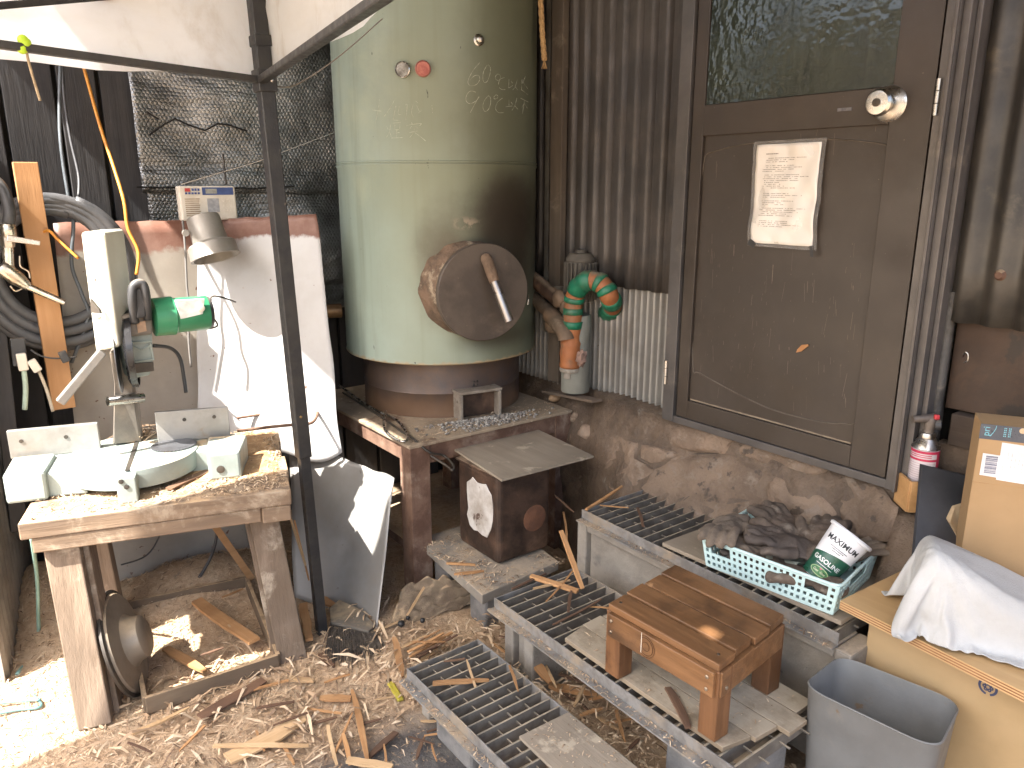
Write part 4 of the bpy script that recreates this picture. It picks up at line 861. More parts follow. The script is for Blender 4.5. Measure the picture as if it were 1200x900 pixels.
MB().tube(spline([pY(214, 258, 2.98), pY(217, 290, 2.97), pY(219, 335, 2.96), pY(222, 360, 2.95), pY(221, 395, 2.95), pY(224, 430, 2.95)], 5), .004, 6).build('cord', mat('grey flex', (.2, .19, .18), None, 9, .5), lp, smooth=180)

# ================================================================ workbench
ba = R(-16.9); bc = Vector((.517, 2.525, 0)); bu_ = Vector((math.cos(ba), math.sin(ba), 0)); bv = Vector((-math.sin(ba), math.cos(ba), 0))
wb = thing('workbench', 'weathered timber workbench carrying the mitre saw', 'workbench', bc, ba)
hw, hd_ = .355, .325; BZ = .62
n = 4
for k in range(n):
    y0 = -hd_ + k * 2 * hd_ / n; e = (.0, .006, -.004, .003)[k]
    MB().box(-hw + e, hw + e, y0 + .001, y0 + 2 * hd_ / n - .001, BZ - .048, BZ - (.0, .002, .001, .003)[k]).build('plank', m_oldwood, wb, bev=.004, world=False)
MB().box(-hw + .025, .265, -hd_ + .004, -hd_ + .044, BZ - .092, BZ - .0485).build('apron', m_oldwood, wb, bev=.004, world=False)
MB().box(.268, hw - .004, -hd_ + .002, -hd_ + .06, BZ - .098, BZ - .049).build('apron', m_oldwood, wb, bev=.004, world=False)
MB().box(-hw + .025, hw - .02, hd_ - .05, hd_ - .01, BZ - .092, BZ - .0485).build('apron', m_oldwood, wb, bev=.004, world=False)
zt_ = BZ - .093
for (tx, ty, fx, fy) in ((74, 634, 114, 846), (305, 586, 344, 773)):
    t0, f0 = pz(tx, ty, zt_), pz(fx, fy, -.005)
    MB().bar(f0, t0, .088, .07, bv).build('leg', m_oldwoodz, wb, bev=.004)
    MB().bar(f0 + bv * .47 - bu_ * .0, t0 + bv * .42, .07, .07, bv).build('leg', m_oldwoodz, wb, bev=.004)
    MB().bar(f0 + bv * .06 + bu_ * .052 * (1 if tx < 200 else -1), t0 + bv * .05 + bu_ * .052 * (1 if tx < 200 else -1), .016, .10, bv).build('cleat', m_oldwoodz, wb, bev=.003)
# brace lath below
tag(MB().bar(pz(215, 603, .52) + bv * .25, pz(293, 676, .06) + Vector((0, -.02, 0)), .024, .014, (0, 1, 0)).build('lath', mat('lath', (.45, .26, .13), (.36, .2, .09), 8, .75, 0, .2, 60, grain='x'), bev=.001), 'pale wooden lath leaning diagonally beneath the workbench', 'lath')
# ================================================================ mitre saw
sr = pz(150, 545, BZ); sw_ = thing('mitre_saw', 'old green and white mitre saw on the workbench', 'mitre saw', Vector((.422, 2.52, BZ)), ba)
m_cast = mat('pale grey green casting', (.30, .35, .33), (.25, .29, .27), 8, .5, .1, .08, 90, spots=(.25, .21, .16), ssc=10, sth=(.62, .75), dust=(.55, .42, .27), dth=(.5, .65))
m_guard = mat('cream guard paint', (.62, .62, .54), (.56, .55, .46), 5, .45, 0, .05, 60, spots=(.22, .13, .07), ssc=30, sth=(.70, .74), spots2=(.15, .11, .08), s2sc=60, s2th=(.7, .74))
m_alu = mat('scuffed aluminium fence', (.30, .29, .275), (.24, .23, .215), 9, .45, .4, .1, 120, spots=(.22, .17, .12), ssc=10, sth=(.6, .75))
m_green = mat('green motor housing', (.045, .25, .125), (.035, .20, .10), 6, .38, 0, .04, 60, spots=(.14, .2, .12), ssc=5, sth=(.6, .8))
def lb(name, m_, par, *a, bev=.004): return MB().box(*a).build(name, m_, par, bev=bev, world=False)
base = MB().prism([(-.33, -.10, .0), (-.12, -.12, .0), (-.12, .10, .0), (-.33, .10, .0)], (0, 0, .075)).build('base_wing', m_cast, sw_, bev=.006, world=False)
MB().prism([(.14, -.05, .0), (.30, -.06, .0), (.30, .10, .0), (.14, .10, .0)], (0, 0, .075)).build('base_wing', m_cast, sw_, bev=.006, world=False)
tt_ = MB().lathe([(.175, .018), (.185, .022), (.188, .060), (.186, .078), (.178, .082), (.001, .080)], (0.0, .0, 0), n=64).build('turntable', m_cast, sw_, smooth=40, world=False)
MB().box(-.006, .006, -.19, .15, .0815, .0828).build('kerf_slot', m_darkmetal, tt_, world=False)
hb = MB().box(-.026, .026, -.235, -.188, -.001, .078).build('front_bracket', m_cast, sw_, bev=.004, world=False)
for x_, z_ in ((0, .05), (-.012, .068)): MB().lathe([(.007, 0), (.007, .003), (.003, .0035)], (x_, -.2352, z_), (0, -1, 0), 10).build('screw', m_darkmetal, hb, world=False)
fl = MB().prism([(-.345, .058, .076), (-.10, .058, .076), (-.10, .058, .165), (-.345, .058, .165)], (0, .016, 0)).build('fence', m_alu, sw_, bev=.002, world=False)
for x_ in (-.31, -.19): MB().lathe([(.006, 0), (.006, .002)], (x_, .0572, .13), (0, -1, 0), 10).build('screw_hole', m_darkmetal, fl, world=False)
fr_ = MB().prism([(.065, .058, .082), (.285, .058, .076), (.285, .058, .178), (.065, .058, .182)], (0, .016, 0)).build('fence', m_alu, sw_, bev=.002, world=False)
for x_ in (.15, .24): MB().lathe([(.006, 0), (.006, .002)], (x_, .0572, .15), (0, -1, 0), 10).build('screw_hole', m_darkmetal, fr_, world=False)
ft = MB().prism([(.215, -.135, 0), (.31, -.135, 0), (.335, .03, 0), (.215, .05, 0)], (0, 0, .088)).build('foot_block', m_cast, sw_, bev=.008, world=False)
MB().lathe([(.012, 0), (.012, .003), (.006, .004)], (.25, -.1352, .035), (0, -1, 0), 14).build('screw', m_darkmetal, ft, smooth=40, world=False)
MB().prism([(-.325, -.13, 0), (-.22, -.13, 0), (-.22, .04, 0), (-.335, .04, 0)], (0, 0, .088)).build('foot_block', m_cast, sw_, bev=.008, world=False)
# teeth disc lying on the table
tm = []
for k in range(80):
    a_ = k / 80 * 2 * math.pi; r_ = .068 * (1 if k % 2 else .95); tm.append(Vector((.115 + r_ * math.cos(a_), .005 + r_ * math.sin(a_) * .95, .0835)))
bl_ = MB().prism(tm, (0, 0, .003)); tag_b = bl_.build('blade_insert', mat('blade steel', (.17, .175, .19), (.12, .12, .13), 9, .4, .7), sw_, world=False)
# pivot casting carrying the head
MB().prism([pY(128, 412, 2.56), pY(150, 410, 2.56), pY(158, 446, 2.58), pY(166, 518, 2.60), pY(132, 521, 2.60), pY(134, 450, 2.58)], (.02, .07, 0)).build('pivot_casting', mat('grimy casting', (.16, .14, .12), (.24, .2, .16), 9, .6, .2, .2), sw_, bev=.006)
MB().tube([pY(126, 470, 2.56), pY(168, 466, 2.58)], .016, 16).build('pivot_pin', m_steel, sw_, smooth=50)
# upright head: arm, blade guard, motor, handle
SY = 2.50
MB().bar(pY(70, 472, SY), pY(120, 412, SY), .026, .02, (0, 1, 0)).build('arm', m_alu, sw_, bev=.004)
g0 = [pY(94, 272, SY + .01), pY(122, 271, SY - .055), pY(139, 407, SY - .055), pY(112, 413, SY + .01)]
gd = MB().prism(g0, Vector((.075, .12, 0))).build('blade_guard', m_guard, sw_, bev=.010, seg=3)
MB().prism([pY(108, 350, SY - .03), pY(118, 362, SY - .05), pY(120, 367, SY - .055), pY(109, 366, SY - .032)], (-.006, -.006, 0)).build('slot', m_darkmetal, gd)
MB().lathe([(.006, 0), (.006, .004), (.003, .005)], pY(117, 372, SY - .05), (-.75, -.66, 0), 12).build('screw', m_steel, gd, smooth=40)
MB().lathe([(.0035, 0), (.0035, .001)], pY(112, 328, SY - .04), (-.75, -.66, 0), 10).build('screw', m_darkmetal, gd)
# blade and lower guard seen edge-on
bx = pY(133, 440, SY + .02)
MB().lathe([(.001, 0), (.118, .0), (.118, .0022), (.001, .0022)], pY(138, 415, SY + .05), (1, -.25, 0), 48).build('blade', mat('blade steel', (.17, .175, .19)), sw_, smooth=30)
MB().lathe([(.03, 0), (.105, .004), (.122, .012), (.122, .03), (.116, .03), (.116, .012), (.03, .008)], pY(146, 408, SY + .05), (1, -.25, 0), 48).build('lower_guard', mat('smoked guard', (.02, .02, .022), None, 9, .25), sw_, smooth=30)
MB().prism([pY(138, 385, SY), pY(178, 383, SY), pY(180, 420, SY), pY(176, 440, SY), pY(152, 445, SY), pY(146, 425, SY)], (0, .09, 0)).build('gear_case', m_cast, sw_, bev=.006)
for p, q_ in (((149, 402), (158, 424)), ((176, 402), (180, 422)), ((150, 402), (178, 400)), ((158, 424), (180, 421)), ((152, 404), (164, 410)), ((178, 404), (166, 410))):
    MB().tube([pY(*p, SY - .006), pY(*q_, SY - .006)], .0035, 6).build('rib', m_cast, sw_)
MB().prism([pY(152, 426, SY - .004), pY(180, 424, SY - .004), pY(181, 435, SY - .004), pY(156, 438, SY - .004)], (0, .004, 0)).build('chip_deflector', m_darkmetal, sw_, bev=.002)
m0, m1 = pY(178, 372, SY + .02), pY(246, 366, SY + .02); md_ = (m1 - m0); ml = md_.length
mo = MB().lathe([(.03, 0), (.058, .004), (.060, ml * .35), (.054, ml * .38), (.054, ml * .93), (.048, ml), (.02, ml + .002)], m0, md_, 28).build('motor', m_green, sw_, smooth=40)
MB().lathe([(.0545, ml * .94), (.050, ml * 1.0), (.046, ml * 1.01)], m0, md_, 28, False, False).build('end_cap', m_rubber, mo, smooth=40)
lbp = lambda x, y: pY(x, y, SY - .036)
MB().prism([lbp(205, 352), lbp(240, 350), lbp(238, 368), lbp(212, 374)], (0, .01, 0)).build('rating_label', mat('silver label', (.62, .63, .6), (.5, .5, .48), 40, .4), mo, bev=.001)
MB().lathe([(.011, 0), (.011, .008), (.007, .009)], lbp(235, 361), (0, -1, 0), 16).build('brush_cap', m_white, mo, smooth=40)
MB().prism([pY(142, 370, SY - .02), pY(178, 362, SY - .02), pY(180, 392, SY - .02), pY(146, 396, SY - .02)], (0, .09, 0)).build('head_casting', mat('grimy casting', (.16, .14, .12), (.24, .2, .16), 9, .6, .2, .2), sw_, bev=.008)
MB().tube(spline([pY(158, 378, SY - .03), pY(155, 352, SY - .05), pY(156, 336, SY - .05), pY(166, 332, SY - .05), pY(171, 345, SY - .05), pY(173, 374, SY - .03)], 5), .0125, 12).build('handle', m_rubber, sw_, smooth=180)
MB().prism([pY(157, 338, SY - .05), pY(170, 336, SY - .05), pY(172, 372, SY - .05), pY(160, 374, SY - .05)], (0, .03, 0)).build('grip', m_rubber, sw_, bev=.006)
MB().prism([pY(160, 378, SY - .024), pY(170, 376, SY - .024), pY(172, 388, SY - .024), pY(162, 390, SY - .024)], (0, .005, 0)).build('warning_label', mat('tan label', (.45, .3, .2), None, 40, .6), sw_)
MB().tube(spline([pY(245, 352, SY), pY(250, 347, SY), pY(262, 349, SY), pY(276, 354, SY + .1)], 5), .003, 6).tube(spline([pY(247, 350, SY), pY(248, 368, SY), pY(255, 381, SY), pY(246, 385, SY)], 5), .003, 6).build('spring_wire', m_darkmetal, sw_, smooth=60)
MB().tube(spline([pY(180, 405, SY + .06), pY(200, 408, SY + .1), pY(211, 420, SY + .12), pY(216, 445, SY + .12), pY(218, 460, SY + .1)], 6), .006, 8).build('power_lead', m_rubber, sw_, smooth=180)
# rusty hook rods lying on the bench end
hkz = BZ + .03
h_ = thing('hook_rod', 'rusty double rod with hooked end reaching past the tent leg', 'hook', pz(300, 500, BZ))
m_rod = mat('rust brown rod', (.13, .07, .045), (.2, .12, .08), 20, .8, .2, .2)
MB().tube(spline([pz(278, 490, hkz), pz(310, 485, hkz), pz(340, 481, hkz + .01), pz(364, 477, hkz + .01)], 4), .005, 8).build('rod', m_rod, h_, smooth=60)
MB().tube(spline([pz(278, 505, hkz), pz(320, 500, hkz), pz(352, 497, hkz), pz(366, 495, hkz), pz(372, 484, hkz + .005), pz(366, 474, hkz + .01)], 5), .006, 8).build('rod', m_rod, h_, smooth=60)

# ================================================================ under the bench: tray, pulley, wire
tr_ = thing('wooden_tray', 'shallow wooden frame full of sawdust under the workbench', 'tray', pz(240, 800, 0))
m_tray = mat('tray timber', (.21, .155, .10), (.15, .105, .07), 5, .85, 0, .4, 60, grain='x', dust=(.46, .32, .19))
a_, b_, c_, d_ = pz(172, 835, 0), pz(327, 783, 0), pz(290, 690, .02), pz(150, 720, .02)
for p, q_ in ((a_, b_), (b_, c_), (c_, d_), (d_, a_)):
    MB().bar(p + Vector((0, 0, .024)), q_ + Vector((0, 0, .024)), .014, .055).build('board', m_tray, tr_, bev=.002)
pu = thing('pan_disc', 'heavy round cast pan leaning on its edge beneath the bench', 'disc', pz(165, 800, 0))
pc = pz(143, 754, .15); pn = Vector((-.80, .30, -.22)).normalized()
MB().lathe([(.150, .0), (.158, .006), (.150, .018), (.082, .026), (.070, .04), (.064, .066), (.052, .074), (.001, .074)], pc - pn * .0, -pn, 48).build('bowl', mat('oily cast metal', (.26, .215, .165), (.18, .145, .11), 6, .5, .2, .15, 50, dust=(.42, .32, .21)), pu, smooth=40)
MB().lathe([(.156, -.004), (.166, 0), (.166, .008), (.157, .012)], pc, -pn, 48, False, False).build('rim', m_darkmetal, pu, smooth=40)
tag(MB().tube(spline([pY(250, 592, 2.75), pY(254, 625, 2.76), pY(246, 655, 2.78), pY(228, 685, 2.8)], 6), .006, 8).build('cable', m_rubber, smooth=180), 'black cable drooping below the right half of the bench', 'cable')
tag(MB().tube(spline([pY(194, 603, 2.82), pY(185, 632, 2.84), pY(170, 652, 2.85), pY(142, 662, 2.86)], 6), .003, 8).build('cable', m_rubber, smooth=180), 'thin dark wire drooping below the bench centre', 'cable')
tag(MB().tube(spline([pz(38, 632, .5) + Vector((0, .02, 0)), pz(45, 680, .3) + Vector((0, .04, 0)), pz(46, 720, .15) + Vector((0, .03, 0)), pz(43, 755, .012), pz(20, 790, .012)], 6), .006, 8).build('cable', mat('teal cable', (.25, .42, .38), None, 9, .45), smooth=180), 'pale teal cable hanging at the left bench end', 'cable')
tag(MB().tube(spline([pz(-10, 838, .012), pz(20, 832, .012), pz(48, 828, .012), pz(40, 815, .012)], 6), .0045, 8).tube(spline([pz(-10, 825, .02), pz(20, 822, .02), pz(48, 820, .02)], 5), .004, 8).build('cable', mat('dark teal cable', (.1, .2, .2), None, 9, .45), smooth=180), 'dark cable lying on the sunlit ground at far left', 'cable')
# ================================================================ grating steps
def grating(name_label, x0, x1, y0, y1, z, nbar_to=None):
    g = thing('steel_grating', name_label, 'grating', ((x0 + x1) / 2, (y0 + y1) / 2, z - .04), 0, 'steel grating steps up to the door')
    for x, s_ in ((x0, 1), (x1, -1)):
        MB().box(min(x, x + s_ * .004), max(x, x + s_ * .004), y0, y1, z - .038, z + .002).build('side_rail', m_galv, g, bev=.0008)
        MB().box(min(x - s_ * .026, x - s_ * .0003), max(x - s_ * .026, x - s_ * .0003), y0, y1, z - .034, z - .029).build('flange', m_galv, g, bev=.0008)
    MB().box(x0 + .0043, x1 - .0043, y1 - .004, y1, z - .036, z).build('end_bar', m_galv, g, bev=.0008)
    n = int((y1 - y0) / .040); first = None
    for k in range(n):
        y = y1 - .03 - k * .040
        if first is None: first = MB().box(x0 + .0043, x1 - .0043, y - .0026, y + .0026, z - .036, z - .001).build('bar', m_galvbar, g); ref = y
        else: dup(first, g, (0, y - ref, 0))
    for t_ in (.28, .52, .76): x = lerp(x0, x1, t_); MB().bar((x, y0, z - .016), (x, y1 - .0045, z - .016), .0035, .004).build('cross_rod', m_galvbar, g)
    return g
grating('lowest steel grating step in front of the zinc sheet', .925, 1.175, .60, 1.735, .150)
grating('middle steel grating step under the wooden stool', 1.205, 1.525, .79, 1.690, .300)
grating('highest steel grating step under the pale green basket', 1.622, 1.955, .84, 1.765, .450)
# boards on the steps
def boards(nm, lab, z, th, quads, mt=None):
    for q, l_ in zip(quads, lab): tag(MB().prism([(x, y, z) for x, y in q], (0, 0, th)).build(nm, mt or m_oldwoody, bev=.0015), l_, 'board', None)
boards('plywood_sheet', ['dusty plywood sheet lying on the lowest grating'], .1535, .009, [[(.985, .60), (1.165, .60), (1.165, 1.30), (1.005, 1.305)]], m_dustboard)
boards('plywood_sheet', ['dusty plywood sheet under the green basket'], .4535, .012, [[(1.655, .855), (1.95, .855), (1.95, 1.405), (1.63, 1.415)]], m_dustboard)
zq = .3035
boards('plank', ['grey plank nearest the viewer under the stool', 'second grey plank under the stool from its near edge', 'third grey plank under the stool reaching furthest right', 'grey plank at the back of the middle step below the stool'], zq, .012,
       [[(1.222, .86), (1.302, .845), (1.302, 1.40), (1.222, 1.385)], [(1.304, .835), (1.378, .83), (1.378, 1.41), (1.304, 1.405)], [(1.380, .80), (1.450, .80), (1.450, 1.40), (1.380, 1.405)], [(1.452, .83), (1.520, .83), (1.520, 1.40), (1.452, 1.40)]])
# concrete blocks
def cblock(label, x0, x1, y0, y1, z0, z1, recess=None, hollow=False):
    b_ = thing('concrete_block', label, 'concrete block', ((x0 + x1) / 2, (y0 + y1) / 2, z0), 0, 'concrete blocks under the steps'); mb = MB()
    if hollow:     # a block on its side: shells and webs leave open cores
        mb.box(x0, x0 + .025, y0, y1, z0, z1).box(x1 - .025, x1, y0, y1, z0, z1)
        for k in range(4): yy = lerp(y0, y1 - .028, k / 3); mb.box(x0 + .0252, x1 - .0252, yy, yy + .028, z0, z1)
    else:
        w_ = .045
        mb.box(x0 + .02, x1, y0 + w_, y1 - w_, z0, z1 - .03).box(x0, x1, y0, y0 + w_ - .0005, z0, z1).box(x0, x1, y1 - w_ + .0005, y1, z0, z1).box(x0 + .001, x1, y0 + w_, y1 - w_, z1 - .0295, z1)
    m_ = mb.build('body', m_concrete, b_, bev=.006); return b_
cblock('upright concrete block under the left end of the highest step', 1.612, 1.73, 1.33, 1.775, .19, .414)
cblock('concrete block under the right end of the highest step', 1.615, 1.73, .80, 1.06, .06, .414)
def hollow(label, x0, x1, y0, y1, z0, z1):
    b_ = thing('concrete_block', label, 'concrete block', ((x0 + x1) / 2, (y0 + y1) / 2, z0), 0, 'concrete blocks under the steps')
    w_ = .03; MB().box(x0, x1, y0, y1, z1 - .028, z1).box(x0, x1, y0, y1, z0, z0 + .028).build('shell', m_concrete, b_, bev=.004)
    for k in range(4):
        yy = lerp(y0, y1 - w_, k / 3); MB().box(x0, x1, yy, yy + w_, z0 + .0282, z1 - .0282).build('web', m_concrete, b_, bev=.003)
hollow('hollow concrete block lying behind the middle step', 1.53, 1.605, 1.02, 1.42, .19, .285)
cblock('block below the left end of the middle step', 1.25, 1.45, 1.56, 1.70, .0, .262)
cblock('low block below the left end of the lowest step', .955, 1.15, 1.55, 1.71, .0, .112)
tag(MB().box(.935, 1.0, 1.42, 1.60, 0, .11).build('support_stone', m_darkconc, bev=.014, seg=3), 'dark rough stone propping the lowest grating', 'stone')
tag(MB().box(1.26, 1.45, .84, 1.05, 0, .262).build('support_stone', m_darkconc, bev=.01), 'dark stone under the right end of the middle step', 'stone')
tag(MB().box(1.53, 1.72, 1.02, 1.78, 0, .188).build('support_stone', m_darkconc, bev=.012), 'long dark stone footing below the highest step', 'stone')
tag(MB().box(1.15, 1.52, 1.2, 1.30, .0, .258).build('support_stone', m_darkconc, bev=.012), 'dark stone hidden beneath the stool step', 'stone') if False else None
tag(MB().box(1.05, 1.15, .72, .82, 0, .11).build('support_stone', m_darkconc, bev=.012), 'dark stone under the near end of the lowest step', 'stone') if False else None

# ================================================================ stool
st = thing('wooden_stool', 'small reddish brown slatted wooden stool on the middle step', 'stool', (1.355, 1.065, .3155))
L0, B0, R0, F0_ = Vector((1.200, 1.205, 0)), Vector((1.488, 1.240, 0)), Vector((1.503, .915, 0)), Vector((1.213, .880, 0))
zt2 = .512; n = 4
for k in range(n):
    a0, a1 = k / n + .013, (k + 1) / n - .013; e = (0, -.012, .010, .002)[k]
    f = lambda u, v: L0.lerp(B0, u).lerp(F0_.lerp(R0, u), v)
    MB().prism([f(a0, 0 + e * .3) + Vector((0, 0, zt2 - .019)), f(a0, 1 + e) + Vector((0, 0, zt2 - .019)), f(a1, 1 + e) + Vector((0, 0, zt2 - .019)), f(a1, 0 + e * .3) + Vector((0, 0, zt2 - .019))], (0, 0, .018 + .002 * (k % 2))).build('slat', m_stool, st, bev=.0025)
g_ = lambda u, v, z: f(u, v) + Vector((0, 0, z))
zt3 = zt2 - .020
leg_uv = ((.10, .06), (.90, .06), (.10, .94), (.90, .94))
for u, v in leg_uv: MB().bar(g_(u, v, .3165), g_(u, v, zt3), .048, .048, (0, 1, 0)).build('leg', m_stoolz, st, bev=.003)
ap = []
for (u0, v0), (u1, v1) in (((.01, .02), (.01, .98)), ((.99, .02), (.99, .98)), ((.06, .0), (.94, .0)), ((.03, .995), (.97, .995))):
    ap.append(MB().bar(g_(u0, v0, zt3 - .032), g_(u1, v1, zt3 - .032), .016, .062).build('apron', m_stool, st, bev=.002))
for v in (.06, .93):
    for dz in (-.018, -.048):
        p = g_(.01, v, zt3 + dz) + Vector((-.008, 0, 0)); MB().lathe([(.0045, 0), (.0045, .0015), (.002, .0022)], p, (-1, 0, 0), 10).build('screw', m_steel, ap[0], smooth=40)
p = g_(.95, .995, zt3 - .035); MB().lathe([(.0045, 0), (.0045, .0015), (.002, .0022)], g_(.1, .995, zt3 - .045) + Vector((0, -.0085, 0)), (0, -1, 0), 10).build('screw', m_steel, ap[3], smooth=40)
for u, v in ((.10, .06), (.12, .93)): MB().lathe([(.004, 0), (.004, .001)], g_(u, v, zt2 - .001), (0, 0, 1), 10).build('screw', m_steel, st)
# branded ring stamp on the apron
pc_ = g_(.01, .40, zt3 - .032) + Vector((-.0083, 0, 0)); m_burn = mat('branded wood', (.07, .03, .012), None, 40, .8)
for r_ in (.027, .022, .011): MB().tube([pc_ + Vector((0, r_ * math.cos(k / 24 * 6.283), r_ * math.sin(k / 24 * 6.283))) for k in range(24)], .0006, 4, closed=True).build('brand_mark', m_burn, ap[0])
vs, fs = text_geo('HAND MADE', .0062)
MB().add([pc_ + Vector((0, -x_.x * .75, x_.y)) for x_ in vs], fs).build('brand_mark', m_burn, ap[0]) if False else None
MB().box(pc_.x - .0006, pc_.x + .001, pc_.y + .013, pc_.y + .0145, pc_.z - .022, pc_.z + .03).build('chalk_mark', m_white, ap[0])

# ================================================================ basket
bk = thing('basket', 'pale mint plastic basket of work gloves on the highest step', 'basket', (1.77, 1.07, .467))
m_mint = mat('mint plastic', (.53, .70, .69), (.49, .65, .64), 6, .38, 0, .03, 60, spots=(.33, .42, .37), ssc=8, sth=(.62, .8))
T = [Vector((1.606, 1.252, .553)), Vector((1.654, .868, .553)), Vector((1.925, .915, .553)), Vector((1.875, 1.292, .553))]
cen = sum(T, Vector()) / 4; Bt = [Vector((lerp(cen.x, p.x, .93), lerp(cen.y, p.y, .93), .4675)) for p in T]
def wall(a, b, c, d, nu, nv, skip):      # a,b top corners; d,c bottom; a lattice with square holes
    mb = MB(); hs = .36
    idx = {}
    def P(i, j): 
        return a.lerp(b, i / (2 * nu + 1)).lerp(d.lerp(c, i / (2 * nu + 1)), j / (2 * nv + 1))
    W, H_ = 2 * nu + 1, 2 * nv + 1
    for j in range(H_ + 1):
        for i in range(W + 1): mb.v.append(P(i, j))
    for j in range(H_):
        for i in range(W):
            hole = (i % 2 == 1 and j % 2 == 1)
            if skip(i, j, W, H_): hole = True
            if not hole: k = j * (W + 1) + i; mb.f.append((k, k + 1, k + W + 2, k + W + 1))
    return mb.build('side_wall', m_mint, bk, solid=.0028, bev=.0006, seg=1)
def sk(i, j, W, H_):
    if 1 <= j <= 3 and (3 <= i <= 9 or W - 10 <= i <= W - 4): return True
    return False
wall(T[0], T[1], Bt[1], Bt[0], 22, 4, sk); wall(T[2], T[3], Bt[3], Bt[2], 22, 4, sk)
sk2 = lambda i, j, W, H_: 1 <= j <= 3 and 9 <= i <= W - 10
wall(T[1], T[2], Bt[2], Bt[1], 15, 4, sk2); wall(T[3], T[0], Bt[0], Bt[3], 15, 4, sk2)
MB().prism([p + Vector((0, 0, .0005)) for p in Bt], (0, 0, .002)).build('floor', m_mint, bk)
rim = []
for i in range(4):
    p, a, b = T[i], T[i - 1], T[(i + 1) % 4]
    for k in range(5):
        t_ = k / 4; rim.append(p.lerp(a, .06).lerp(p.lerp(b, .06), t_).lerp(p, .35 * math.sin(math.pi * t_)))
MB().tube(rim, .0042, 8, closed=True).build('rim', m_mint, bk, smooth=60)
# gloves
def glove(label, c, rz, tilt, size, col, seed, curl=.5, group='work gloves in the basket'):
    rr = random.Random(seed); mb = MB(); q_ = Matrix.Translation(Vector(c)) @ Matrix.Rotation(rz, 4, 'Z') @ Matrix.Rotation(tilt, 4, 'Y') @ Matrix.Scale(size, 4)
    tmp = MB(); tmp.ball((0, 0, 0), .062, .047, .020, 16, 10); tmp.ball((-.075, 0, -.002), .045, .040, .019, 14, 8)
    for k in range(4):
        y = -.034 + k * .0225; ln = (.055, .068, .064, .052)[k]; cu = curl * rr.uniform(.5, 1.3)
        P = [Vector((.035, y * .9, 0)), Vector((.062, y, .004)), Vector((.062 + ln * .5, y * 1.1, .004 - cu * .012)), Vector((.062 + ln * (1 - .25 * cu), y * 1.15, .002 - cu * .035))]
        P = spline(P, 4); tmp.tube(P, [.0125] * (len(P) - 2) + [.0115, .007], 10)
    P = spline([Vector((-.02, .036, .002)), Vector((.01, .058, .006)), Vector((.04, .066, .0)), Vector((.052, .062, -.006))], 4); tmp.tube(P, [.014] * (len(P) - 2) + [.012, .007], 10)
    mb.f = tmp.f; mb.v = [q_ @ (p + Vector((0, 0, .010 * nz(p, 22, seed) + .006 * nz(p, 45, seed)))) for p in tmp.v]
    o = mb.build('work_glove', col, None, smooth=180); tag(o, label, 'glove', group)
    md = o.modifiers.new('remesh', 'REMESH'); md.mode = 'VOXEL'; md.voxel_size = .0032 * size; md.use_smooth_shade = True
    sm = o.modifiers.new('smooth', 'SMOOTH'); sm.iterations = 1
    return o
m_gl1 = mat('grey brown glove leather', (.12, .088, .066), (.075, .056, .043), 12, .9, 0, .5, 90, spots=(.2, .165, .13), ssc=14, sth=(.55, .68))
m_gl2 = mat('black glove', (.05, .038, .032), (.075, .058, .048), 12, .75, 0, .4, 90, spots=(.14, .11, .09), ssc=12, sth=(.58, .7))
m_gl3 = mat('tan cotton glove', (.18, .138, .103), (.12, .094, .072), 12, .95, 0, .5, 120)
glove('curled tan grey glove hanging over the left basket end', (1.70, 1.235, .565), R(200), R(-8), 1.05, m_gl3, 1, .9)
glove('brown glove lying at the left basket front corner', (1.668, 1.195, .545), R(285), R(5), .85, m_gl3, 2, .6)
glove('dark glove in the basket middle leaning on the cup', (1.742, 1.055, .560), R(105), R(-6), 1.1, m_gl2, 3, .4)
glove('grey brown glove at the back of the basket', (1.83, 1.13, .562), R(70), R(-8), 1.15, m_gl1, 4, .5)
glove('brown glove at the rear rim right of the others', (1.845, 1.03, .572), R(20), R(-8), 1.1, m_gl1, 5, .8)
glove('flattened brown glove at the basket bottom near its front wall', (1.70, 1.0, .515), R(95), R(0), 1.05, m_gl1, 6, .3)
glove('pale glove under the cup at right basket end', (1.86, .955, .555), R(330), R(-5), 1.0, m_gl3, 7, .7)
glove('dark glove filling the basket bottom left', (1.76, 1.16, .515), R(180), R(0), 1.1, m_gl2, 8, .4)
tag(MB().grid(lambda u, v: Vector((lerp(1.665, 1.80, u), lerp(1.02, 1.15, v), .528 + .012 * nz((u * 3, v * 3, 7), 1.3))), 14, 14).build('rag', mat('greenish rag', (.32, .34, .28), (.24, .25, .2), 10, .95), smooth=180, solid=.002), 'pale greenish rag between the gloves', 'rag')

# ================================================================ cup
cb_ = pz(963, 668, .525); ct = pz(985, 632, .585); cax = Vector((.20, -.055, .26)); 
cup_c = Vector((1.722, .975, .508)); cl_ = .145; cax = Vector((.42, -.22, .60)).normalized()
cp = thing('cup', 'white and green printed cup tilted among the gloves', 'cup', cup_c)
def cupr(h): return lerp(.038, .054, h / cl_)
m_cupw = mat('white cup', (.76, .76, .78), (.72, .72, .74), 5, .35, 0, .0)
m_cupg = mat('dark green print', (.015, .075, .045), (.02, .09, .055), 6, .3, 0, .0)
cu_ = cax.orthogonal().normalized(); facing = (CAM - cup_c).normalized(); fx = (facing - cax * facing.dot(cax)).normalized(); fy = cax.cross(fx)
def cpt(a_, h, dr=0.0): return cup_c + cax * h + (fx * math.cos(a_) + fy * math.sin(a_)) * (cupr(h) + dr)
bd_ = MB().grid(lambda u, v: cpt(u * 2 * math.pi, v * cl_), 48, 10, True); bd_.f.append(tuple(range(48)))
cbody = bd_.build('body', m_cupw, cp, smooth=60)
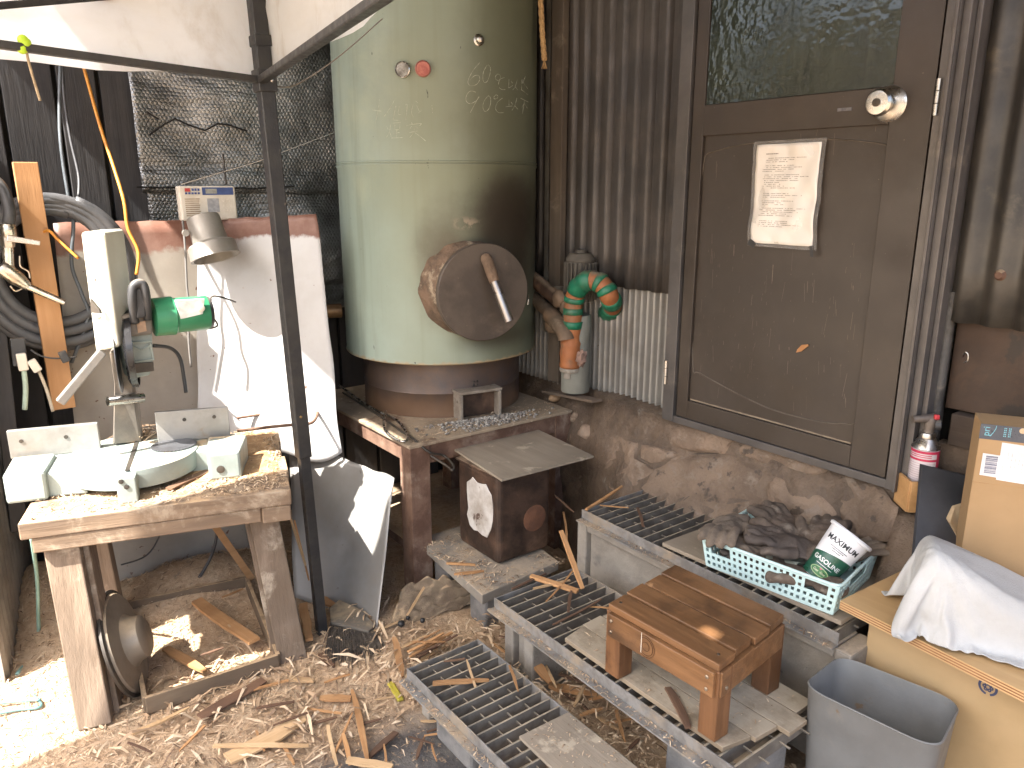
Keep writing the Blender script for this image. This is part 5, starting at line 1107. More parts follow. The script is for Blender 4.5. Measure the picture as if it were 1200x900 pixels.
MB().grid(lambda u, v: cpt(u * 2 * math.pi, .003 + v * (.068 + .012 * math.cos(u * 2 * math.pi - .9)), .0005), 60, 8, True).build('green_band', m_cupg, cbody, smooth=180)
MB().lathe([(cupr(cl_) + .0006, cl_ - .004), (cupr(cl_) + .005, cl_ - .003), (cupr(cl_) + .006, cl_ + .003), (cupr(cl_) + .002, cl_ + .007), (.030, cl_ + .0065), (.001, cl_ + .005)], cup_c, cax, 48).build('lid', m_cupw, cp, smooth=40)
def ctext(s_, size, h, a0, mt, wscale=1.0):
    vs, fs = text_geo(s_, size, .022); MB().add([cpt(a0 + v_.x * wscale / cupr(h), h + v_.y, .0011) for v_ in vs], fs).build('lettering', mt, cbody)
m_ink = mat('dark ink', (.03, .035, .04), None, 5, .6); m_inkw = mat('white ink', (.75, .77, .75), None, 5, .6)
ctext('MAXIMUM', .0200, .114, .0, m_ink); ctext('PETROLEUM COMPANY', .0062, .083, .0, m_ink) if False else None
for k, (w_, h) in enumerate(((.048, .0965), (.030, .0920), (.022, .0865))):
    rr = random.Random(k); mbx = MB(); x_ = -w_ / 2
    while x_ < w_ / 2:
        d_ = rr.uniform(.0012, .003); mbx.add([cpt(X_ / cupr(h), h + z_, .0011) for X_, z_ in ((x_, 0), (x_ + d_, 0), (x_ + d_, .0022), (x_, .0022))], [(0, 1, 2, 3)]); x_ += d_ + .0009
    mbx.build('small_print', m_ink, cbody)
ctext('GASOLINE', .0165, .053, -.05, m_inkw)
MB().grid(lambda u, v: cpt(lerp(-.55, .5, u), .0405 + v * .0012, .0011), 12, 1).build('rule_line', m_inkw, cbody)
MB().add([cpt(-.05, .024, .0011)] + [cpt(-.05 + .62 * math.cos(k / 28 * 6.283), .024 + .0115 * math.sin(k / 28 * 6.283), .0011) for k in range(28)], [(0, 1 + k, 1 + (k + 1) % 28) for k in range(28)]).build('emblem', mat('pale green print', (.38, .52, .26), None, 20, .5), cbody)
MB().add([cpt(-.05, .024, .0014)] + [cpt(-.05 + .55 * math.cos(k / 28 * 6.283), .024 + .0095 * math.sin(k / 28 * 6.283), .0014) for k in range(28)], [(0, 1 + k, 1 + (k + 1) % 28) for k in range(28)]).build('emblem', mat('mid green print', (.06, .2, .07), None, 20, .5), cbody)
ctext('Gasoline', .0095, .0235, -.05, mat('cream ink', (.62, .68, .42), None, 5, .6))
MB().add([cpt(-.06 + .07 * math.cos(k / 8 * 6.283), .0315 + .0022 * math.sin(k / 8 * 6.283), .0018) for k in range(8)], [tuple(range(8))]).build('emblem', mat('pink print', (.6, .08, .2), None, 5, .6), cbody)

# ================================================================ plywood shelf on a box, cloth, cardboard, torch
sz = .535
sf = thing('plywood_shelf', 'thick layered plywood board carrying the white cloth', 'shelf board', (1.8, .5, sz - .022))
S = [(1.628, .850), (1.572, .15), (1.99, .13), (1.90, .835)]
for k in range(7):
    z0 = sz - .022 + k * .00315; e = .0 if k % 2 == 0 else .0012
    c2 = Vector((1.8, .5)); q = [Vector((lerp(x, c2.x, e), lerp(y, c2.y, e), z0)) for x, y in S]
    MB().prism(q, (0, 0, .0031)).build('ply', m_ply if k % 2 == 0 else m_plyedge, sf)
pb = thing('packing_box', 'plain brown box supporting the plywood shelf behind the bin', 'box', (1.85, .55, 0))
Q = [(1.690, .805), (1.688, .44), (1.95, .40), (1.93, .76)]
m_boxside = mat('pale brown board side', (.41, .285, .15), (.36, .25, .125), 3, .8, 0, .05, 60, spots=(.36, .23, .11), ssc=4, sth=(.62, .8))
MB().prism([(x, y, 0) for x, y in Q], (0, 0, sz - .0225)).build('body', m_boxside, pb, bev=.003)
e0, e1 = Vector((*Q[0], 0)), Vector((*Q[1], 0)); ed = (e1 - e0).normalized(); en = Vector((-abs(ed.y), ed.x if ed.y < 0 else -ed.x, 0)).normalized(); en = Vector((ed.y, -ed.x, 0)); 
if en.x > 0: en = -en
lc = None
# emblem ring on the box side
r_ = ray(1158, 805); tt = ((e0 - CAM).dot(en)) / r_.dot(en); lc = CAM + r_ * tt + en * .0012
def disc(cx, r0, r1, a0=0, a1=6.283, n=28, mt=None, par=None):
    mb = MB()
    for k in range(n + 1):
        a_ = lerp(a0, a1, k / n)
        for r in (r0, r1): mb.v.append(cx + ed * (r * math.cos(a_)) + Vector((0, 0, r * math.sin(a_))))
    for k in range(n): mb.f.append((2 * k, 2 * k + 1, 2 * k + 3, 2 * k + 2))
    return mb.build('emblem', mt, par)
m_navy = mat('navy print', (.06, .07, .14), None, 9, .7)
disc(lc, .0145, .0195, -1.2, 4.6, 28, m_navy, pb)
for k in range(6): disc(lc + ed * (.0072 * math.cos(k * 1.047)) + Vector((0, 0, .0072 * math.sin(k * 1.047))), .0012, .0042, 0, 6.283, 12, m_navy, pb)
tag(MB().prism([(1.80, .37, .25), (1.83, .30, .50), (1.76, .30, .50)], (.05, .0, 0)).build('cardboard_flap', m_card), 'torn cardboard flap hanging below the shelf at far right', 'cardboard') if False else None
# cloth bundle
clc = Vector((1.755, .585, sz)); ca = R(-62)
mb = MB()
for p in CLOTH_PTS: mb.v.append(clc + Matrix.Rotation(ca, 3, 'Z') @ Vector((p.x * .80 + .012, p.y * .82, p.z * 1.32 + .001)))
for j in range(CLOTH_NV):
    for i in range(CLOTH_NU): k = j * (CLOTH_NU + 1) + i; mb.f.append((k, k + 1, k + CLOTH_NU + 2, k + CLOTH_NU + 1))
m_cloth = mat('off-white cotton', (.47, .475, .475), (.41, .412, .41), 4, .9, 0, .25, 260, spots=(.35, .34, .325), ssc=5, sth=(.58, .8))
cl2 = tag(mb.build('folded_cloth', m_cloth, None, smooth=180, solid=.003), 'crumpled off-white cotton cloth draped on the plywood shelf', 'cloth')
ss = cl2.modifiers.new('smooth', 'SUBSURF'); ss.levels = 1; ss.render_levels = 1
# cardboard box with label
bf = Vector((1.866, .694, 0)); ba2 = R(-60); ux = Vector((math.cos(ba2), math.sin(ba2), 0)); uy = Vector((-ux.y, ux.x, 0))
cx_ = thing('cardboard_box', 'tall cardboard box with shipping label behind the white cloth', 'box', (bf + ux * .1) + Vector((0, 0, sz)))
zt4 = .973; bw_ = .26
P4 = [bf, bf + ux * bw_, bf + ux * bw_ + uy * .10, bf + uy * .10]
cbx = MB().prism([p + Vector((0, 0, sz + .001)) for p in P4], (0, 0, zt4 - sz)).build('body', m_card, cx_, bev=.002)
def face(u0, u1, z0, z1, off, nm, mt, par=cbx, sk=0.0):
    q = [bf + ux * u + Vector((0, 0, z)) for u, z in ((u0, z0), (u1, z0 - sk), (u1, z1 - sk), (u0, z1))]; return MB().prism([p - uy * off for p in q], uy * (off + .0002 - .0001)).build(nm, mt, par)
m_tape = mat('dark blue tape', (.045, .055, .075), (.06, .07, .09), 20, .35)
tp = face(-.001, .137, zt4 - .034, zt4 + .0015, .0008, 'tape', m_tape)
face(.046, .126, .845, .935, .0007, 'shipping_label', m_white.copy() if False else mat('label white', (.74, .74, .75), None, 9, .6), cbx, .004)
face(.012, .050, .852, .905, .0012, 'barcode_label', mat('label white', (.74, .74, .75)), cbx, .002)
rr = random.Random(31); zc = .858
while zc < .899:
    h = rr.uniform(.0007, .0022); q = face(.019, .043, zc, zc + h, .0016, 'barcode_bar', m_navy); zc += h + rr.uniform(.0007, .0018)
for k in range(9):
    u_ = .054 + k * .0075; z_ = rr.uniform(.865, .88)
    q = face(u_, u_ + .0012, z_, z_ + rr.uniform(.02, .05), .0011, 'small_print', mat('grey print', (.35, .35, .37), (.6, .6, .62), 300, .7))
face(.105, .113, .855, .87, .0011, 'label_logo', m_navy)
vs, fs = text_geo('prime', .026, align='LEFT')
m_cyan = mat('sky blue print', (.18, .50, .62), None, 5, .5); m_tan = mat('tan print', (.55, .40, .25), None, 5, .5)
MB().add([bf + ux * (.014 - v_.y * .8 + .002) + Vector((0, 0, zt4 - .028 + v_.x)) - uy * .0012 for v_ in vs if True], fs).build('lettering', m_cyan, tp) if False else None
vs, fs = text_geo('pri', .020, align='LEFT'); MB().add([bf + ux * (.012 - v_.y) + Vector((0, 0, zt4 - .026 + v_.x)) - uy * .0013 for v_ in vs], fs).build('lettering', m_cyan, tp)
MB().tube([bf + ux * (.020 + .010 * math.sin(k / 8 * 1.6)) + Vector((0, 0, zt4 - .026 + .026 * k / 8)) - uy * .0013 for k in range(9)], .0007, 4).build('swoosh', m_cyan, tp)
for s_, u_, mt in (('TECH', .050, m_cyan), ('MORE', .060, m_cyan), ('NOW', .098, m_tan)):
    vs, fs = text_geo(s_, .0072, align='LEFT'); MB().add([bf + ux * (u_ - v_.y) + Vector((0, 0, zt4 - .025 + v_.x)) - uy * .0013 for v_ in vs], fs).build('lettering', mt, tp) if False else None
for k, u_ in enumerate((.046, .049, .055, .058)):
    for j in range(5): face(u_, u_ + .0016, zt4 - .024 + j * .0046, zt4 - .0215 + j * .0046, .0011, 'small_print', m_cyan, tp)
for u_ in (.082, .124):
    c = bf + ux * u_ + Vector((0, 0, zt4 - .006)) - uy * .0013; MB().add([c + ux * (.0075 * math.cos(k / 16 * 6.283)) + Vector((0, 0, .0066 * math.sin(k / 16 * 6.283))) for k in range(16)], [tuple(range(16))]).build('icon', m_tan, tp)
for k in range(7): face(.098, .0995, zt4 - .026 + k * .0034, zt4 - .0242 + k * .0034, .0011, 'small_print', mat('grey print', (.35, .35, .37)), tp)
face(-.0, .26, .832, .8332, .0004, 'fold_line', mat('card crease', (.36, .22, .10), None, 9, .9))
face(.1385, .1395, .54, .96, .0004, 'fold_line', mat('card crease', (.36, .22, .10)))
# torn flap
q = [pd(1118, 595, 1.93), pd(1136, 588, 1.94), pd(1136, 650, 1.92), pd(1126, 637, 1.91), pd(1113, 612, 1.91)]
tag(MB().prism(q, (.02, .02, 0)).build('cardboard_scrap', mat('torn card', (.60, .45, .28), None, 9, .9), bev=.002), 'torn pale cardboard scrap beside the tall box', 'cardboard')
# small wooden crate with the torch can
wx = thing('wooden_crate', 'small pine box holding the gas torch', 'crate', pz(1095, 600, .672))
m_pine = mat('pine crate', (.52, .30, .13), (.42, .23, .09), 6, .65, 0, .15, 60, grain='x')
o0 = pz(1063, 600, .672); dx_ = Vector((.12, -.10, 0)).normalized(); dy_ = Vector((.64, .77, 0)).normalized(); hz_ = .085
o0 = Vector((o0.x, o0.y, o0.z))
for (p, q_) in ((o0, o0 + dx_ * .15), (o0, o0 + dy_ * .075), (o0 + dy_ * .075, o0 + dy_ * .075 + dx_ * .15), (o0 + dx_ * .15, o0 + dx_ * .15 + dy_ * .075)):
    MB().bar(p + Vector((0, 0, hz_ / 2)), q_ + Vector((0, 0, hz_ / 2)), .008, hz_).build('side', m_pine, wx, bev=.001)
MB().prism([o0, o0 + dx_ * .15, o0 + dx_ * .15 + dy_ * .075, o0 + dy_ * .075], (0, 0, .006)).build('base', m_pine, wx)
to = o0 + dx_ * .045 + dy_ * .040 + Vector((0, 0, .012)); zc2 = to.z
gt = thing('gas_torch', 'red and white gas canister with a burner head in the pine box', 'gas torch', to)
rT = .0335; zT = pd(1100, 519, (to - CAM).dot(_fw)).z - to.z
cn2 = MB().lathe([(rT - .002, 0), (rT, .003), (rT, zT), (rT - .003, zT + .002)], to, n=32).build('canister', mat('canister white', (.66, .62, .64), (.58, .52, .55), 6, .35, .1, .03), gt, smooth=40)
def cband(z0, z1, a0, a1, mt, nm='print_band', dr=.0006):
    fa = math.atan2(-to.y, -to.x); MB().grid(lambda u, v: to + Vector((math.cos(fa + lerp(a0, a1, u)) * (rT + dr), math.sin(fa + lerp(a0, a1, u)) * (rT + dr), lerp(z0, z1, v))), 16, 1).build(nm, mt, cn2, smooth=180)
m_red = mat('crimson print', (.50, .03, .09), None, 5, .4)
cband(zT - .008, zT - .001, -1.4, 1.4, m_red); cband(zT - .028, zT - .022, -1.4, 1.0, m_red); cband(.0, zT - .001, .95, 1.5, m_red)
for k in range(10): cband(zT - .036 - k * .006, zT - .0345 - k * .006, -1.2, .85 - .1 * (k % 3), mat('pale pink print', (.5, .4, .45), None, 300, .5), 'small_print', .0008)
for k in range(2): cband(zT - .013 - k * .005, zT - .011 - k * .005, -1.2, .5, m_red, 'small_print', .0008)
MB().lathe([(rT, zT + .001), (rT + .002, zT + .003), (rT - .002, zT + .012), (.024, zT + .022), (.020, zT + .028), (.021, zT + .032), (.018, zT + .042)], to, n=28).build('shoulder', m_steel, gt, smooth=40)
bh = to + Vector((0, 0, zT + .042)); lft = -_rt
hd2 = MB().tube(spline([bh, bh + Vector((0, 0, .02)) + _rt * .002, bh + Vector((0, 0, .04)) + _rt * .004], 4), [.013, .012, .012, .013, .014, .015, .015, .015, .014], 14).build('burner_head', mat('grimy burner', (.2, .17, .14), (.12, .1, .09), 14, .6, .4), gt, smooth=60)
MB().tube([bh + Vector((0, 0, .04)) + _rt * .01, bh + Vector((0, 0, .036)) + lft * .045], [.012, .009], 14).build('burner_tube', MATS['grimy burner'], hd2, smooth=60)
MB().lathe([(.011, 0), (.013, .004), (.013, .012), (.010, .015)], bh + Vector((0, 0, .022)) + _rt * .010 - _fw * .008, Vector((.55, -.83, 0)) * 1.0, 16).build('valve_knob', m_rubber, hd2, smooth=40)
c = bh + Vector((0, 0, .046)) + _rt * .009 - Vector((_fw.x, _fw.y, 0)) * .014; MB().bar(c - _rt * .006, c + _rt * .006, .010, .012, (0, 0, 1)).build('ignition_button', mat('red plastic', (.6, .06, .07), None, 5, .4), hd2, bev=.002)

# black panel leaning
db = (o0 - CAM).dot(_fw) - .03
q = [pd(1081, 545, db), pd(1136, 558, db - .02), pd(1138, 680, db - .10), pd(1070, 668, db - .09)]
tag(MB().prism(q, (.006, .010, 0)).build('black_panel', mat('matt black sheet', (.022, .023, .027), (.035, .036, .042), 9, .6, 0, .1), bev=.001), 'matt black panel leaning left of the cardboard box', 'panel')
# ================================================================ bin
bn = thing('waste_bin', 'grey open-topped plastic bin in the right foreground', 'bin', (1.55, .69, 0))
RI = [Vector((1.437, .816, 0)), Vector((1.617, .828, 0)), Vector((1.665, .570, 0)), Vector((1.470, .530, 0))]
zr = .402; cbn = sum(RI, Vector()) / 4
def rrect(k, z, rad=.22, n=8):
    C = [Vector((lerp(cbn.x, p.x, k), lerp(cbn.y, p.y, k), z)) for p in RI]; out = []
    for i in range(4):
        p, a, b = C[i], C[i - 1], C[(i + 1) % 4]; s0, s1 = p.lerp(a, rad), p.lerp(b, rad)
        for j in range(n + 1): t_ = j / n; out.append(s0 * (1 - t_) ** 2 + p * 2 * t_ * (1 - t_) + s1 * t_ ** 2)
    return out
rings = [(.80, .004), (.84, .01), (.92, .2), (1.0, zr - .004), (1.012, zr), (.99, zr + .002), (.975, zr - .002), (.90, .2), (.80, .02), (.5, .016)]
mb = MB(); N = 36
for k, z in rings: mb.v += rrect(k, z)
for i in range(len(rings) - 1):
    for j in range(N): mb.f.append((i * N + j, i * N + (j + 1) % N, (i + 1) * N + (j + 1) % N, (i + 1) * N + j))
mb.f.append(tuple((len(rings) - 1) * N + j for j in range(N))); mb.f.append(tuple(reversed(range(N))))
mb.build('body', mat('grey bin plastic', (.165, .168, .167), (.14, .14, .138), 5, .45, 0, .06, 90, spots=(.24, .215, .18), ssc=3, sth=(.52, .75), spots2=(.17, .12, .08), s2sc=22, s2th=(.66, .73)), bn, smooth=50)
tag(MB().tube(spline([pz(957, 857, .25), pz(968, 853, .25), pz(976, 855, .25)], 4), .001, 5).build('string_bit', m_white), 'tiny white thread inside the grey bin', 'thread') if False else None

# ================================================================ duct, pump and pipes by the wall
m_duct_o = mat('orange duct', (.34, .125, .045), (.27, .10, .04), 9, .65, 0, .15, 40, spots=(.17, .12, .075), ssc=9, sth=(.48, .66), dust=(.19, .155, .105))
m_duct_g = mat('green tape', (.012, .16, .085), (.018, .115, .065), 9, .45, 0, .15, 60, spots=(.10, .12, .075), ssc=9, sth=(.5, .68), dust=(.17, .155, .1))
du = thing('flexible_duct', 'orange duct wrapped in green tape bending over the pump', 'duct', pX(668, 430, 2.0))
DX = 1.99
axp = [(668, 430), (669, 405), (671, 380), (672, 357), (676, 340), (686, 330), (698, 329), (708, 336), (714, 347), (718, 358), (712, 366), (702, 362)]
A = spline([pX(x, y, DX + .015 * max(0, i - 5) + (.045 * max(0, i - 8))) for i, (x, y) in enumerate(axp)], 6)
def rad(i): return .036 if i < 6 else (.034 if i < 20 else .035)
MB().tube(A, [(.042 if i < 8 else .036) + .0012 * math.sin(i * 1.9) for i in range(len(A))], 18).build('hose', m_duct_o, du, smooth=180)
for (a, b) in ((11, 13), (15, 17), (19, 21), (23, 34), (37, 40), (43, 46), (49, 52), (55, 61)):
    seg_ = A[a:b + 1]; MB().tube(seg_, [.0395 + .0015 * math.sin(i * 1.3 + a) for i in range(len(seg_))], 18).build('tape_band', m_duct_g, du, smooth=180)
MB().lathe([(.040, 0), (.043, .006), (.043, .014), (.040, .02)], A[0] + Vector((0, 0, -.018)), (0, 0, 1), 18).lathe([(.018, 0), (.018, .03)], A[0] + Vector((-.01, -.0, -.045)), (0, 0, 1), 14).build('cuff', m_concrete, du, smooth=50)
pc2 = pX(674, 455, 2.03)
tag(MB().lathe([(.056, 0), (.058, .004), (.058, .31), (.055, .315)], (pc2.x, pc2.y, .69), n=32).build('standpipe', mat('grey green painted pipe', (.24, .245, .215), (.19, .19, .165), 6, .6, 0, .1, 60, spots=(.14, .12, .09), ssc=4, sth=(.55, .75)), smooth=40), 'thick grey painted pipe standing behind the orange duct', 'pipe')
pm = thing('pump_motor', 'dark finned electric motor on top of the grey pipe', 'motor', Vector((2.04, pc2.y - .03, 1.0)))
mc = pX(680, 330, 2.06); m_mot = mat('dusty motor', (.085, .075, .062), (.12, .105, .085), 9, .75, .1, .2, 70, dust=(.22, .185, .14))
zt5, zb5 = pX(680, 306, 2.06).z, pX(680, 352, 2.06).z; mo_c = (mc.x, mc.y, zb5)
MB().lathe([(.055, 0), (.055, zt5 - zb5), (.06, zt5 - zb5 + .003), (.06, zt5 - zb5 + .012), (.045, zt5 - zb5 + .03), (.022, zt5 - zb5 + .034), (.022, zt5 - zb5 + .044), (.001, zt5 - zb5 + .046)], mo_c, n=32).build('housing', m_mot, pm, smooth=40)
for k in range(22):
    a_ = k / 22 * 6.283; d_ = Vector((math.cos(a_), math.sin(a_), 0)); c = Vector(mo_c) + d_ * .060
    MB().bar(c + Vector((0, 0, .005)), c + Vector((0, 0, zt5 - zb5 - .004)), .004, .014, d_).build('fin', m_mot, pm)
MB().box(mc.x - .05, mc.x - .02, mc.y + .062, mc.y + .10, zb5 - .01, zb5 + .05).build('terminal_box', m_mot, pm, bev=.003)
pp = thing('pipe_fitting', 'dusty brown pipes joining the boiler to the pump', 'pipe', pX(650, 370, 1.95))
m_pipe = mat('dusty brown pipe', (.17, .115, .075), (.11, .08, .055), 10, .7, .1, .3, 60, spots=(.25, .19, .13), ssc=8, sth=(.55, .7))
MB().tube([BC + Vector((.30, -.18, 1.155)), pX(652, 349, 2.0), pX(668, 350, 2.03)], .030, 16).build('upper_pipe', m_rustdark, pp, smooth=50)
MB().tube([BC + Vector((.30, -.2, 1.07)), pX(648, 370, 1.97)], .026, 16).build('lower_pipe', m_pipe, pp, smooth=50)
MB().tube(spline([pX(644, 368, 1.97), pX(654, 378, 1.965), pX(662, 390, 1.96), pX(664, 398, 1.96)], 4), .033, 12).build('elbow', m_pipe, pp, smooth=60)
for (x, y, r) in ((655, 350, .035), (662, 360, .028), (646, 380, .036), (658, 384, .034)): 
    c = pX(x, y, 1.975); q_ = Matrix.Rotation(x, 3, 'X'); mbx = MB().ball((0, 0, 0), 1, 1, 1, 12, 8); mbx.v = [c + Vector((p.x * .6, p.y, p.z)) * r * (1 + .25 * nz(p, 2, x)) for p in mbx.v]; mbx.build('wrapping', m_pipe, pp, smooth=50)
mbx = MB().ball((0, 0, 0), 1, 1, 1, 16, 10); c = pX(681, 420, 1.965); mbx.v = [c + Vector((p.x * .018, p.y * .02, p.z * .03)) * (1 + .7 * nz(p, 2.2, 4)) for p in mbx.v]
tag(mbx.build('rag', mat('pinkish rag', (.30, .2, .16), (.22, .14, .11), 16, .95), smooth=60), 'crumpled pinkish rag tucked beside the duct end', 'rag')
tag(MB().bar(pX(640, 505 - 47, 2.05), pX(700, 470, 2.0), .05, .012, (0, 0, 1)).build('tile_fragment', m_soil, bev=.003), 'flat dusty tile piece lying before the grey pipe', 'tile')

# ================================================================ floor clutter: rag, broom head, lighter, stone
rg = MB()
def ragfn(u, v):
    p = pz(lerp(455, 560, u), lerp(742, 706, u), .02).lerp(pz(lerp(470, 556, u), lerp(700, 690, u), .10), v)
    return p + Vector((.03, .05, .0)) * v + Vector((0, 0, .028 * math.sin(math.pi * u) * v + .010 * math.sin(u * 26 + 5 * v + 3 * nz((u * 3, v * 3, 1), 1)) * (.3 + v) * .6 + .014 * nz((u * 5, v * 4, 3), 1.4) + .008 * nz((u * 12, v * 9, 3), 1.2)))
tag(rg.grid(ragfn, 40, 24).build('rag', mat('brown grey sackcloth', (.22, .165, .11), (.15, .11, .075), 14, .95, 0, .5, 160, dust=(.4, .29, .18), dth=(.45, .6)), smooth=180, solid=.004), 'brown grey sackcloth rag draped before the rusty table', 'rag')
br_ = thing('broom_head', 'dark bristled broom head lying at the tent leg foot', 'broom', pz(415, 750, 0))
b0, b1 = pz(386, 722, .05), pz(434, 746, .04); dn = Vector((.10, -.28, -.06)).normalized()
hdp = [pz(386, 716, .05), pz(398, 706, .055), pz(424, 718, .05), pz(440, 736, .04), pz(432, 743, .035), pz(388, 732, .04)]
MB().prism(hdp, (0, 0, .012)).build('head', mat('grey broom plastic', (.13, .112, .092), (.085, .073, .06), 9, .7, 0, .2, 60, dust=(.26, .2, .13), dth=(.45, .65)), br_, bev=.002)
rr = random.Random(77); bm_ = MB()
for k in range(420):
    t_ = rr.random(); a = pz(388, 730, .038).lerp(pz(438, 742, .034), t_) + Vector((rr.gauss(0, .006), rr.gauss(0, .006), rr.uniform(-.004, .006))); e = pz(lerp(382, 455, t_) + rr.gauss(0, 4), lerp(772, 770, t_) + rr.gauss(0, 6), .008 + rr.random() * .012)
    bm_.tube([a, a.lerp(e, .5) + Vector((0, 0, .01)), e], [.0012, .0011, .0007], 3)
o = bm_.build('bristles', mat('dark bristle', (.09, .078, .07), (.15, .125, .1), 30, .6), br_); o['kind'] = 'stuff'
lt = thing('lighter', 'yellow disposable lighter lying by the lowest grating', 'lighter', pz(463, 812, .02))
l0, l1 = pz(457, 800, .02), pz(470, 821, .015)
MB().bar(l0, l1, .020, .011).build('tank', mat('yellow lighter', (.48, .40, .06), (.38, .32, .05), 9, .25), lt, bev=.004)
MB().bar(l0 + (l0 - l1).normalized() * .001, l0 + (l0 - l1).normalized() * .015, .017, .010).build('hood', m_steel, lt, bev=.002)
mbx = MB()
for (x, y, s_) in ((470, 731, .012), (478, 724, .008), (495, 727, .009)): 
    c = pz(x, y, .05); m2 = MB().ball((0, 0, 0), 1, 1, 1, 10, 7); m2.v = [c + p * s_ * (1 + .3 * nz(p, 2, x)) for p in m2.v]; tag(m2.build('charcoal_lump', m_black, smooth=60), {470: 'largest black charcoal lump near the sackcloth rag', 478: 'small charcoal lump beside the biggest one', 495: 'charcoal crumb under the sackcloth fold'}[x], 'charcoal', 'charcoal lumps by the rag')
# ================================================================ wood offcuts and shavings
m_sliver = mat('split cedar', (.52, .295, .135), (.40, .205, .085), 14, .8, 0, .2, 60, grain='x', rand=.22)
m_pale = mat('pale split wood', (.58, .40, .23), (.48, .31, .16), 14, .8, 0, .2, 60, grain='x', rand=.15)
m_bark = mat('dark bark slat', (.17, .095, .055), (.115, .062, .037), 10, .85, 0, .4, 60, grain='x', rand=.15)
def sliver(name, p0, p1, wd, th, mt, seed):
    rr = random.Random(seed); p0, p1 = Vector(p0), Vector(p1); a = p1 - p0; ln = a.length; a.normalize()
    side = a.cross(Vector((0, 0, 1))); side = side.normalized() if side.length > 1e-3 else Vector((1, 0, 0)); up = side.cross(a).normalized(); mb = MB(); n = 5; bow = rr.uniform(-.02, .02) * ln
    ra = rr.uniform(.35, 1); rb = rr.uniform(.25, .9)
    for i in range(n + 1):
        t_ = i / n; c = p0.lerp(p1, t_) + side * bow * math.sin(math.pi * t_); k = lerp(ra, 1, min(1, t_ * 4)) * lerp(rb, 1, min(1, (1 - t_) * 3)); sh_ = rr.uniform(-.08, .08) * wd
        for su, sv in ((-1, -1), (1, -1), (1, 1), (-1, 1)): mb.v.append(c + side * (su * wd / 2 * k + sh_) + up * (sv * th / 2))
    for i in range(n):
        for j in range(4): mb.f.append((i * 4 + j, i * 4 + (j + 1) % 4, (i + 1) * 4 + (j + 1) % 4, (i + 1) * 4 + j))
    mb.f += [(3, 2, 1, 0), (n * 4, n * 4 + 1, n * 4 + 2, n * 4 + 3)]
    # own frame with x along the grain
    ctr = (p0 + p1) / 2; M_ = Matrix((a, side, up)).transposed().to_4x4(); M_.translation = ctr; inv = M_.inverted(); mb.v = [inv @ v for v in mb.v]
    o = mb.build(name, mt); o.matrix_world = M_; return o
